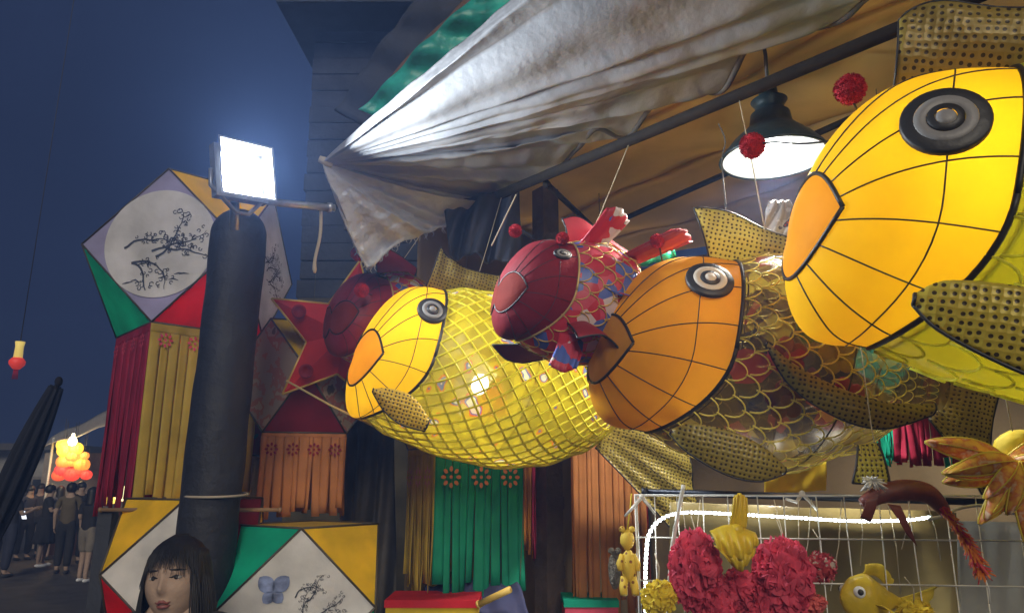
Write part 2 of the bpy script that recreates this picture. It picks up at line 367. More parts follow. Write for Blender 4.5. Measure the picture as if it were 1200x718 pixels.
dl = bpy.data.lights.new('pendant_bulb', 'SPOT'); dl.energy = 150; dl.spot_size = math.radians(150); dl.spot_blend = .35; dl.color = (1, .95, .84); dl.shadow_soft_size = .06
lo = bpy.data.objects.new('pendant_bulb', dl); col.objects.link(lo); lo.parent = pe; lo.location = (0, 0, -.02)

# ================================================================== CARP LANTERNS
YSKIN = lambda n, c, tl: mat(n, c, rough=.7, var=.13, scale=5, bump=.22, bscale=16, transl=tl, spec=.22)
POM = mat('red_pompom', (.50, .012, .02), .95, 0, .35, 60, .8, 200)
POMP = [(0, 1.0), (.10, 1.12), (.25, 1.20), (.45, 1.12), (.65, .82), (.85, .42), (1, .2)]
EYEK = mat('eye_black', (.02, .018, .016), .5, 0, .1); EYEG = mat('eye_grey', (.22, .21, .20), .5, 0, .2); EYEW = mat('eye_pale', (.55, .50, .42), .5, 0, .2)

def carp(name, label, ctr, R, hl, bl, heading, pitch, roll, mats, scale_mode, light=None, wr=.88, pom=None, eye_th=52, eye_s=.22, eye_r=.26, fins=True, eye_cols=None, zdrop=.0, dots=1.0, prof=POMP, mouth_k=.26, eye_sq=1.0, droop=.30, gx=.55):
    h = Vector(heading).normalized(); M = frame_x(h, loc=ctr) @ Matrix.Rotation(-pitch, 4, 'Y') @ Matrix.Rotation(roll, 4, 'X')
    root = empty(name, M, label, 'lantern')
    ry, rz = R*wr, R
    def hr(s): return max(0., 1-s**3.8)**.5
    def xg(th): return gx*R*max(0., -math.sin(th))**2
    def head_pt(s, th, off=0.):
        k = hr(s)*(1-.006*abs(math.cos(7*th))*math.sin(PI*min(1, s*1.02))**.6)
        p = Vector((hl*s+xg(th)*(1-s)**1.5, ry*k*math.cos(th), rz*k*math.sin(th)-droop*R*s**2.2))
        if off:
            n = Vector((.9*s/hl*R, math.cos(th)/wr, math.sin(th))).normalized(); p = p+n*off
        return p
    def sb(th): return .993-mouth_k*(1-abs(math.sin(th))**.9)
    # head skin, from gill ring to the mouth
    m = MB(); m.grid(lambda u, v: head_pt(sb(2*PI*u)*v, 2*PI*u), 140, 26, True); m.build('head', mats['head'], root)
    m = MB(); m.grid(lambda u, v: head_pt(sb(2*PI*u)+(1-sb(2*PI*u))*v, 2*PI*u, .004*R/.25*math.sin(PI*v)), 72, 10, True); m.build('mouth', mats['mouth'], root)
    wr_ = R*.014
    m = MB(); m.tube([head_pt(sb(2*PI*i/72), 2*PI*i/72, wr_*.4) for i in range(73)], wr_*1.1, 6); m.build('lip_wire', BLACK, root)
    m = MB(); m.tube([Vector((xg(2*PI*i/72), ry*1.005*math.cos(2*PI*i/72), rz*1.005*math.sin(2*PI*i/72))) for i in range(73)], wr_*1.5, 6); m.build('gill_ring', mats.get('ring', BLACK), root)
    nr = 14
    for k in range(nr):
        th = 2*PI*(k+.5)/nr
        ths = PI*round(th/PI); pts_ = []
        for i in range(19):
            f_ = i/18; tf = th+(ths+(th-ths)*.42-th)*f_**1.4; pts_.append(head_pt(sb(tf)*f_, tf, wr_*.25))
        m = MB(); m.tube(pts_, wr_*.42, 5); m.build('rib', BLACK, root)
    m = MB(); m.tube([head_pt(.30+.02*math.sin(3*th_), th_, wr_*.25) for th_ in [2*PI*i/60 for i in range(61)]], wr_*.42, 5); m.build('hoop', BLACK, root)
    # body film
    def prf(t): return lerpn(prof, t)
    def body_pt(t, th, off=0.):
        k = prf(t); return Vector((-bl*t+xg(th)*(1-t)**2, (ry*k+off)*math.cos(th), (rz*k+off)*math.sin(th)-zdrop*t*t*R))
    m = MB(); m.grid(lambda u, v: body_pt(v, 2*PI*u), 64, 36, True); m.build('body', mats['body'], root)
    if scale_mode == 'net':
        m = MB(); nr = 32
        for sgn in (1, -1):
            for k in range(nr):
                t0 = 2*PI*k/nr
                m.tube([body_pt(.005+.95*i/44, t0+sgn*2.35*(i/44), .001) for i in range(45)], [R*.0165*(.55+.45*prf(.95*i/44)) for i in range(45)], 4, cap=False)
        o = m.build('scale_net', mats['scale'], root); o['kind'] = 'stuff'
    else:
        nrow, ncol = scale_mode
        a = [Vector((.86*math.sin(PI*i/10)-.14, .5*math.cos(PI*i/10), 0)) for i in range(11)]
        mm = MB(); mm.tube(a, [.040]*11, 5)
        base = None
        for i in range(nrow):
            t = (i+.25)/nrow*.93; k = prf(t)
            for j in range(ncol):
                th = 2*PI*(j+(i % 2)*.5)/ncol
                p = body_pt(t, th, R*.006); p2 = body_pt(t+.01, th, R*.006); p3 = body_pt(t, th+.02, R*.006)
                et = (p2-p).normalized(); ev = (p3-p); ev = (ev-et*ev.dot(et)).normalized(); n = et.cross(ev)
                lt = bl*.93/nrow*1.25; lv = 2*PI*math.sqrt((ry*ry+rz*rz)/2)*k/ncol
                Mx = Matrix((et*lt, ev*lv, n*min(lt, lv))).transposed().to_4x4(); Mx.translation = p
                if base is None: base = mm.build('scale', mats['scale'], root); ob = base
                else: ob = base.copy(); col.objects.link(ob)
                ob.matrix_local = Mx
    # hoops of the body frame
    for t in (.02, .45, .8):
        m = MB(); m.tube([body_pt(t, 2*PI*i/60, -.003) for i in range(61)], wr_*.6, 5); m.build('body_hoop', BLACK, root)
    # eyes
    for sgn in (1, -1):
        th = math.radians(eye_th) if sgn > 0 else PI-math.radians(eye_th)
        c = head_pt(eye_s, th); du = head_pt(eye_s+.01, th)-c; dv = head_pt(eye_s, th+.01)-c
        n = du.cross(dv).normalized()
        if n.dot(c-Vector((hl*.2, 0, 0))) < 0: n = -n
        x = du.normalized(); y = n.cross(x); Me = Matrix((x, y*eye_sq, n)).transposed().to_4x4(); Me.translation = c+n*R*.012
        e = MB(); er = R*eye_r
        e.lathe([(er, -.02*R), (er, .01*R), (er*.96, .022*R), (er*.70, .026*R)], 36, Me); eo = e.build('eye', (eye_cols or (EYEK, EYEG, EYEK))[0], root)
        e = MB(); e.lathe([(er*.70, .024*R), (er*.68, .034*R), (er*.44, .034*R), (er*.42, .028*R)], 36, Me); e.build('eye_ring', (eye_cols or (EYEK, EYEG, EYEK))[1], eo)
        e = MB(); e.lathe([(er*.42, .020*R), (er*.41, .040*R), (er*.24, .044*R)], 30, Me); e.build('iris', EYEK, eo)
        e = MB(); e.lathe([(er*.24, .036*R), (er*.2, .050*R), (er*.1, .056*R), (0, .058*R)], 24, Me); e.build('pupil', EYEW if eye_cols else EYEG, eo)
    # pompoms on wires
    for (sx, th, L_, dirv, pr) in (pom or []):
        a = head_pt(sx, math.radians(th)); b = a+Vector(dirv).normalized()*L_
        m = MB(); m.tube(curve([a, a+(b-a)*.4+Vector((0, .012, -.006)), a+(b-a)*.75+Vector((0, .008, .004)), b], 16), R*.006+.0008, 5); w_ = m.build('pompom_wire', BLACK, root)
        m = MB(); m.ball((0, 0, 0), pr*.88, 18)
        for _ in range(1100):
            d_ = Vector((random.gauss(0, 1), random.gauss(0, 1), random.gauss(0, 1))).normalized(); o_ = d_.orthogonal().normalized(); o_ = Quaternion(d_, random.uniform(0, 6)) @ o_*pr*.05; e_ = d_*pr*random.uniform(.92, 1.0)+o_*random.uniform(-2, 2)
            m.add([d_*pr*.6-o_, d_*pr*.6+o_, e_+o_*.5, e_-o_*.5], [(0, 1, 2, 3)])
        q = m.build('pompom', POM, root, loc=b)
    root['hl'] = hl
    if light:
        m = MB(); m.ball((0, 0, 0), .022, 12, (1, 1, 1.2)); bu = m.build('bulb', mat('bulb_glow', (1, .9, .7), .4, emit=18, ecol=(1, .9, .68)), root, loc=Vector(light[1]))
        point_light('lantern_bulb', Vector(light[1])+Vector((0, 0, 0)), light[0], light[2], .03, root)
    return root, head_pt, body_pt
def fin(root, name, base, tip, mt, bow=(0, 0, 0), n=24, mrows=12, rays=0, edge=True, ripple=0., wire=.0028):
    base = [Vector(p) for p in base]; tip = [Vector(p) for p in tip]; bow = Vector(bow)
    def fn(u, v):
        a = poly(base, u); b = poly(tip, u); nrm = bow.normalized() if bow.length else Vector((0, 1, 0))
        return a+(b-a)*v+bow*math.sin(PI*v)*.6+nrm*ripple*math.sin(u*26)*v
    m = MB(); m.grid(fn, n, mrows); o = m.build(name, mt, root, solid=.002)
    if edge:
        m = MB(); e = [fn(0, i/10) for i in range(11)]+[fn(i/30, 1) for i in range(31)]+[fn(1, 1-i/10) for i in range(11)]
        m.tube(e, wire, 5); m.build('edge_wire', BLACK, o)
    for k in range(rays):
        u = (k+.5)/rays; m = MB(); m.tube([fn(u, i/10) for i in range(11)], wire*.5, 4); m.build('fin_ray', BLACK, o)
    return o

GOLDNET = lambda nm, scl, c=(.42, .30, .05): ramp_mat(nm, 'dist2', scl*.62, [(0, (.07, .048, .015)), (.20, (.10, .07, .02)), (.25, c), (1, tuple(x*1.2 for x in c))], .4, .1, transl=.4, bump=.3, rnd=.3)

def pose(px, py, zc, phi):
    c = P(px, py, zc); r = Vector((c.x, c.y, 0)).normalized(); p = Vector((-r.y, r.x, 0)); ph = math.radians(phi)
    return c, p*math.cos(ph)-r*math.sin(ph)

# ---- largest, lit, right
c, h = pose(1150, 256, 1.5, 15)
m1 = dict(head=YSKIN('lit_amber_skin', (.93, .58, .012), .62), mouth=YSKIN('lit_orange_skin', (.85, .36, .012), .5), body=mat('lime_film', (.40, .38, .012), .35, 0, .15, 4, .1, transl=.5, transp=.05), scale=mat('bright_scale', (.95, .93, .16), .4, 0, .1, transl=.75))
c1, hp, bp = carp('carp_lantern', 'largest amber carp lantern with lit head, grey ringed eye and yellow scales', c, .295, .36, .95, h, math.radians(14), math.radians(-10), m1, (15, 26), (3.4, (.06, .10, .04), (1, .84, .40)), pom=[(.74, 75, .045, (.35, .35, .6), .034), (.80, 110, .22, (.95, -.5, -.02), .034)], eye_th=27, eye_s=.34, eye_r=.25, zdrop=-.1, eye_sq=1)
point_light('body_light', (-.22, .05, -.10), 3.2, (1, .92, .5), .04, c1)  # extra light without a bulb, added to brighten the belly
gn = GOLDNET('gold_dots_large', 95, (.40, .29, .06))
fin(c1, 'dorsal_fin', [(.20, 0, .24), (.06, 0, .285), (-.1, 0, .32), (-.3, 0, .345), (-.5, 0, .30)], [(.215, 0, .40), (.16, 0, .44), (-.02, 0, .43), (-.28, 0, .43), (-.55, 0, .36)], gn, (0, .04, 0), ripple=.006)
GOLDNET('gold_dots_mid', 110, (.62, .50, .06))
for sg in (1, -1): fin(c1, 'pectoral_fin', [(.13, sg*.30, -.195), (.08, sg*.315, -.165), (-.06, sg*.335, -.165), (-.18, sg*.34, -.19), (-.30, sg*.33, -.24)], [(.13, sg*.30, -.215), (.08, sg*.315, -.255), (-.04, sg*.34, -.30), (-.18, sg*.345, -.325), (-.30, sg*.33, -.31)], MATS['gold_dots_mid'], (0, sg*.012, 0), wire=.004)
fin(c1, 'tail_fin', [(-.93, 0, .0), (-.95, 0, -.1), (-.93, 0, -.2)], [(-1.2, .05, .25), (-1.12, .05, -.1), (-1.2, .05, -.45)], gn, (0, .05, 0), rays=8)
fin(c1, 'belly_fin', [(-.15, 0, -.36), (-.25, 0, -.38), (-.35, 0, -.39)], [(-.2, .02, -.46), (-.32, .02, -.5), (-.45, .02, -.46)], gn, (0, .02, 0))

# ---- middle, dim orange head; inner bulb added for a warm glow
c, h = pose(838, 412, 2.0, 15)
FLORAL = ramp_mat('floral_film', 'cells', 15, [(0, (.10, .065, .015)), (.36, (.16, .10, .02)), (.50, (.36, .04, .03)), (.56, (.14, .09, .02)), (.66, (.50, .37, .04)), (.76, (.03, .035, .06))], .3, 0, transl=.15, transp=.30)
m2 = dict(head=YSKIN('orange_skin', (.86, .38, .012), .4), mouth=YSKIN('orange_mouth_skin', (.48, .22, .03), .3), body=FLORAL, scale=mat('gold_scale', (.88, .70, .12), .4, .1, .2))
c2, hp, bp = carp('carp_lantern', 'dim deep orange carp lantern between the two glowing ones', c, .25, .325, .60, h, math.radians(13), math.radians(-8), m2, (15, 30), (.55, (.05, .05, 0), (1, .8, .45)), pom=[(.55, 100, .07, (.5, .45, .75), .022)], eye_th=40, eye_s=.26, eye_r=.24, eye_cols=(EYEK, EYEW, EYEK), zdrop=-.1)
gn2 = GOLDNET('gold_dots_small', 130, (.55, .48, .14)); gn3 = GOLDNET('gold_dots_dull', 140, (.40, .31, .06))
fin(c2, 'dorsal_fin', [(.06, 0, .235), (-.02, 0, .255), (-.12, 0, .275), (-.28, 0, .29), (-.45, 0, .25)], [(.135, 0, .375), (.05, 0, .385), (-.12, 0, .35), (-.30, 0, .34), (-.5, 0, .30)], gn2, (0, .03, 0), ripple=.005)
for sg in (1, -1): fin(c2, 'pectoral_fin', [(.11, sg*.20, -.225), (.07, sg*.225, -.20), (-.02, sg*.245, -.195), (-.10, sg*.25, -.215), (-.16, sg*.24, -.25)], [(.11, sg*.20, -.235), (.07, sg*.225, -.265), (-.02, sg*.245, -.295), (-.10, sg*.25, -.295), (-.16, sg*.24, -.265)], gn3, (0, sg*.012, 0))
for sg in (1, -1): fin(c2, 'side_fin', [(-.06, sg*.245, .03), (-.12, sg*.275, -.01), (-.22, sg*.31, -.045), (-.32, sg*.33, -.055), (-.42, sg*.335, -.035)], [(-.06, sg*.245, .02), (-.12, sg*.275, -.06), (-.22, sg*.31, -.11), (-.32, sg*.33, -.115), (-.42, sg*.335, -.06)], gn3, (0, sg*.015, 0))
fin(c2, 'tail_fin', [(-.58, 0, .05), (-.6, 0, 0), (-.58, 0, -.05)], [(-.74, .04, .16), (-.72, .04, -.04), (-.76, .04, -.26)], gn3, (0, .04, 0), rays=8)
# coloured paper flowers seen through its film
for k, (p, cc, rr) in enumerate([((-.16, .10, .02), PINK, .05), ((-.20, .12, .10), T_PAPER, .04), ((-.28, .11, .05), Y_PAPER, .05), ((-.18, .08, -.09), DR_PAPER, .05), ((-.32, .10, -.05), R_PAPER, .05)]):
    m = MB()
    for q in range(5):
        a = 2*PI*q/5; m.ball((rr*.6*math.cos(a), .0, rr*.6*math.sin(a)), rr*.45, 10, (1, .35, 1))
    m.ball((0, .012, 0), rr*.3, 8); m.build('paper_flower', cc, c2, loc=Vector(p))

# ---- far lit carp with diamond net
c, h = pose(494, 420, 2.5, 13)
NETFILM = ramp_mat('net_film', 'noise', 15, [(0, (.36, .31, .015)), (.50, (.50, .43, .02)), (.64, (.62, .20, .03)), (.665, (.12, .18, .55)), (.70, (.7, .7, .65))], .3, 0, transl=.5, transp=.2, detail=1)
m3 = dict(head=YSKIN('lit_yellow_skin', (.93, .58, .012), .60), mouth=YSKIN('lit_orange_skin', (.85, .36, .012), .5), body=NETFILM, scale=mat('net_yellow', (.88, .80, .04), .4, 0, .1, transl=.35))
c3, hp, bp = carp('carp_lantern', 'glowing yellow carp lantern with diamond net body in front of the red star', c, .242, .218, .72, h, math.radians(14), math.radians(-8), m3, 'net', (3.0, (.03, .03, .0), (1, .86, .42)), eye_th=36, eye_s=.20, eye_r=.20, zdrop=-.1, mouth_k=.30, prof=[(0, 1), (.1, 1.13), (.3, 1.22), (.52, 1.20), (.72, 1.02), (.88, .74), (1, .42)])
point_light('body_light', (-.28, 0, -.02), 5.0, (1, .88, .5), .03, c3)
m = MB(); m.ball((0, 0, 0), .03, 12, (1, 1, 1.2)); m.build('bulb', MATS['bulb_glow'], c3, loc=Vector((-.20, .08, -.03)))
fin(c3, 'dorsal_fin', [(.06, 0, .22), (-.02, 0, .245), (-.10, 0, .27), (-.2, 0, .285), (-.28, 0, .285)], [(.05, 0, .385), (.01, 0, .36), (-.08, 0, .345), (-.2, 0, .36), (-.28, 0, .33)], gn3, (0, .03, 0), ripple=.006)
GOLDNET('gold_dots_amber', 140, (.72, .50, .05))
for sg in (1, -1): fin(c3, 'pectoral_fin', [(.15, sg*.20, -.145), (.10, sg*.21, -.13), (.03, sg*.22, -.135), (-.04, sg*.22, -.185)], [(.15, sg*.20, -.155), (.10, sg*.21, -.20), (.04, sg*.22, -.225), (-.035, sg*.22, -.225)], MATS['gold_dots_amber'], (0, sg*.01, 0))
fin(c3, 'tail_fin', [(-.70, 0, .02), (-.72, 0, -.06), (-.70, 0, -.12)], [(-.95, .12, .05), (-1.05, .16, -.20), (-1.12, .2, -.42)], gn3, (0, .06, 0), rays=10, ripple=.01)

# ---- small red carp in front
c, h = pose(652, 346, 2.05, 25)
FLOR2 = ramp_mat('red_blue_floral', 'cells', 26, [(0, (.55, .03, .05)), (.35, (.62, .08, .12)), (.55, (.10, .16, .50)), (.72, (.70, .62, .60)), (.85, (.5, .04, .06))], .4, 0, transl=.3)
RSK = mat('maroon_skin', (.19, .008, .014), .7, 0, .2, 5, .15, transl=.1, spec=.2)
m4 = dict(head=RSK, mouth=mat('maroon_mouth', (.16, .02, .012), .8, spec=.1), body=FLOR2, scale=mat('thin_gold', (.5, .33, .08), .4, .3), ring=mat('gold_trim', (.50, .36, .14), .4, .3))
eyc = (mat('eye_olive', (.20, .17, .09), .5), EYEK, EYEK)
c4, hp, bp = carp('carp_lantern', 'small maroon carp lantern with pink fin and floral body', c, .150, .17, .36, h, math.radians(10), math.radians(-8), m4, (11, 20), None, pom=[(.45, 95, .075, (.75, -.1, .1), .020), (.25, 60, .018, (.2, .5, .4), .019)], eye_th=38, eye_s=.28, eye_r=.17, eye_sq=.7)
fin(c4, 'dorsal_fin', [(.0, 0, .15), (-.06, 0, .165), (-.13, 0, .17), (-.2, 0, .15)], [(.03, 0, .215), (-.02, 0, .235), (-.11, 0, .205), (-.2, 0, .18)], mat('pink_red_fin', (.75, .09, .12), .5, transl=.3), (0, .02, 0))
for sg in (1, -1): fin(c4, 'pectoral_fin', [(.0, sg*.10, -.08), (-.04, sg*.125, -.07), (-.08, sg*.13, -.09)], [(.0, sg*.20, -.13), (-.06, sg*.22, -.11), (-.12, sg*.22, -.14)], mat('maroon_fin', (.30, .015, .02), .5, transl=.2), (0, sg*.02, 0))
for kq, (xx, yy, zz, dx, dz) in enumerate(((-.02, .10, -.11, .05, -.10), (-.12, .13, -.10, -.04, -.10), (-.22, .10, -.06, -.10, -.09), (-.05, .03, .15, -.02, .10), (-.16, .06, .14, -.10, .10), (-.26, .05, .08, -.14, .08), (-.1, .15, .02, -.12, -.02))): fin(c4, 'trim_fin', [(xx+.03, yy, zz), (xx, yy+.015, zz), (xx-.04, yy, zz)], [(xx+dx+.02, yy+.07, zz+dz), (xx+dx-.02, yy+.08, zz+dz*1.1), (xx+dx-.06, yy+.06, zz+dz*.9)], MATS['maroon_fin'] if kq % 3 else FLOR2, (0, .02, 0), 12, 8, edge=False, ripple=.006)
fin(c4, 'belly_fin', [(.02, -.06, -.14), (-.02, -.05, -.155), (-.06, -.04, -.16)], [(.10, -.16, -.16), (.05, -.16, -.19), (0, -.15, -.19)], MATS['maroon_fin'], (0, -.02, 0))
fin(c4, 'tail_fin', [(-.35, 0, .03), (-.36, 0, -.02), (-.35, 0, -.06)], [(-.48, .05, .10), (-.45, .06, -.03), (-.5, .05, -.14)], MATS['maroon_fin'], (0, .02, 0), rays=6)
# ---- dark red carp behind the far lit carp
c, h = pose(436, 372, 2.85, 30)
m5 = dict(m4); m5['head'] = mat('crimson_skin', (.22, .012, .03), .5, transl=.15)
c5, hp, bp = carp('carp_lantern', 'crimson carp lantern half hidden behind the glowing netted carp', c, .17, .17, .4, h, math.radians(4), 0, m5, (11, 20), None, pom=[(.40, 70, .09, (.6, .3, .5), .03), (.5, 20, .09, (.7, .5, -.1), .028)], eye_th=60, eye_s=.12, eye_r=.14)
fin(c5, 'dorsal_fin', [(.0, 0, .17), (-.08, 0, .185), (-.16, 0, .19)], [(.03, 0, .26), (-.05, 0, .29), (-.18, 0, .25)], MATS['maroon_fin'], (0, .02, 0))

# strings that hang the carps from the pole
def string(a, b, label, r=.0016, mt=None):
    m = MB(); c = (a+b)/2; m.tube(curve([a-c, (a-c)*.33+(b-c)*.0+Vector((.004, 0, -.004)), b-c], 8), r, 5)
    return tag(m.build('hanging_string', mt or CORD, loc=c), label, 'string')
def poleat(p):
    s = (p-A0).dot(D); return S(s, 0, 2.74)
for cc, off, lb in ((c1, (-.10, 0, .30), 'largest amber carp'), (c2, (-.10, 0, .26), 'deep orange carp'), (c3, (-.1, 0, .26), 'netted yellow carp'), (c4, (-.05, 0, .15), 'small maroon carp'), (c5, (-.05, 0, .17), 'crimson carp')):
    a = cc.matrix_world @ Vector(off); string(a, poleat(a), 'thin cord holding up the '+lb)
# slack grey wires by the lamp
for pts, lb in (([(842, 145), (850, 165), (846, 190), (850, 240), (846, 262)], 'thin dark wire hanging beside the red pompom and lamp'), ([(605, 228), (592, 255), (576, 288)], 'pale string down to the red pompom of the maroon carp')):
    q = [P(x, y, 2.06) for x, y in pts]; m = MB(); m.tube(curve([p-q[0] for p in q], 20), .002, 5); tag(m.build('hanging_wire', CORD if len(pts) == 3 else DCORD, loc=q[0]), lb, 'wire')

# ================================================================== POLYHEDRON PAPER LANTERNS
def ink_painting(root, M, r, seed, mt=INK, n=6):
    rd = random.Random(seed); m = MB()
    def stroke(pts, w):
        k = len(pts); vs = []
        for i, p in enumerate(pts):
            t = (pts[min(i+1, k-1)]-pts[max(i-1, 0)]); t = t.normalized() if t.length else Vector((1, 0)); q = Vector((-t.y, t.x))*w[i]
            for sg in (1, -1): vs.append(M @ Vector((p.x+q.x*sg, p.y+q.y*sg, .0)))
        m.add(vs, [(2*i, 2*i+1, 2*i+3, 2*i+2) for i in range(k-1)])
    for b in range(n):
        p = Vector((rd.uniform(-.75, .1), rd.uniform(-.55, .25)))*r; a = rd.uniform(-.4, 1.3); pts = []; ww = []
        for i in range(16):
            if p.length > r*.9: break
            pts.append(p.copy()); ww.append(r*.022*(1-i/18)); a += rd.uniform(-.45, .45); p = p+Vector((math.cos(a), math.sin(a)))*r*.07
        if len(pts) < 3: continue
        stroke(pts, ww)
        for i in range(min(4, len(pts)-1), len(pts)):
            for q in range(2):
                c = pts[i]+Vector((rd.uniform(-.14, .14), rd.uniform(-.1, .14)))*r
                if c.length > r*.88: continue
                s_ = r*rd.uniform(.02, .045); aa = rd.uniform(0, 6)
                stroke([c+Vector((math.cos(aa+j*.9), math.sin(aa+j*.9)))*s_*(1+.3*math.sin(j)) for j in range(6)], [r*.008]*6)
    for k in range(7):
        c = Vector((rd.uniform(-.6, .6), rd.uniform(-.75, -.4)))*r
        stroke([c, c+Vector((.08, .02))*r, c+Vector((.18, rd.uniform(-.05, .05)))*r], [r*.004, r*.014, r*.003])
    return m.build('ink_painting', mt, root, smooth=False)
def butterfly(root, M, r, mt=BLUEINK):
    m = MB()
    for sg in (1, -1):
        for (ax, ay, L_, W_) in ((.5, .5, .62, .24), (.4, -.45, .42, .18)):
            vs = [Vector((0, 0, 0))]; d_ = Vector((sg*ax, ay)).normalized(); pq = Vector((-d_.y, d_.x))
            for i in range(11):
                t = i/10; wv = W_*math.sin(PI*t)**.7; p = d_*L_*t+pq*wv; vs.append(Vector((p.x, p.y, 0)))
            for i in range(10, -1, -1):
                t = i/10; wv = W_*math.sin(PI*t)**.7; p = d_*L_*t-pq*wv; vs.append(Vector((p.x, p.y, 0)))
            m.add([M @ (v*r) for v in vs], [(0, i, i+1) for i in range(1, 22)])
    return m.build('butterfly_painting', mt, root, smooth=False)

def skirt(root, A, B, L, mt, n_str=11, seed=0, rosettes=None, rmt=None, flare=0.0):
    """paper skirt of narrow strips between the two points A, B (local), hanging down"""
    rd = random.Random(seed); e = B-A; nrm = e.cross(Vector((0, 0, 1))).normalized()
    if nrm.dot((A+B)/2) < 0: nrm = -nrm
    m = MB(); offs = [rd.uniform(-.006, .006) for _ in range(n_str+1)]; lens = [L*rd.uniform(.86, 1.03) for _ in range(n_str)]; cut = [0.]+sorted(min(.97, max(.03, (i+1+rd.uniform(-.32, .32))/n_str)) for i in range(n_str-1))+[1.]
    # top band with the strips below it
    m.grid(lambda u, v: A+e*u+Vector((0, 0, -.05*L*v))+nrm*(.004*math.sin(u*n_str*PI)*v+flare*.05*v), n_str*4, 5)
    for k in range(n_str):
        u0, u1 = cut[k]+.002, cut[k+1]-.002; tw = rd.uniform(-.3, .3); sw = rd.uniform(-.010, .010)
        def fn(u, v):
            uu = u0+(u1-u0)*u; d_ = .05*L+(lens[k]-.05*L)*v
            return A+e*uu+Vector((0, 0, -d_))+nrm*(.004*math.sin(uu*n_str*PI)*(1-v)+offs[k]*v+(u-.5)*tw*.05*v*v+.004*math.sin(v*5+k*2.1)*v+.0022*math.sin(u*PI)*v+flare*(.05+.95*v))+e.normalized()*sw*v*v
        m.grid(fn, 4, 8)
    o = m.build('skirt', mt, root, solid=.0012)
    if rosettes:
        nr, rr, zf = rosettes; Lw = e.length
        for k in range(nr):
            c = A+e*((k+.5)/nr)+Vector((0, 0, -zf*L))+nrm*(.010+flare*zf); q = MB()
            for j in range(8):
                a = 2*PI*j/8; ee = e.normalized(); p = c+(ee*math.cos(a)+Vector((0, 0, 1))*math.sin(a))*rr
                rad = (ee*math.cos(a)+Vector((0, 0, 1))*math.sin(a)); tn = (-ee*math.sin(a)+Vector((0, 0, 1))*math.cos(a))
                q.add([p+rad*rr*.34*math.cos(b)+tn*rr*.24*math.sin(b)+nrm*(.002 if 0 else 0) for b in [2*PI*i/8 for i in range(8)]], [tuple(range(8))])
            q.add([c+(e.normalized()*math.cos(b)+Vector((0, 0, 1))*math.sin(b))*rr*.22 for b in [2*PI*i/10 for i in range(10)]], [tuple(range(10))])
            q.build('rosette', rmt or REDINK, o, smooth=False)
    return o
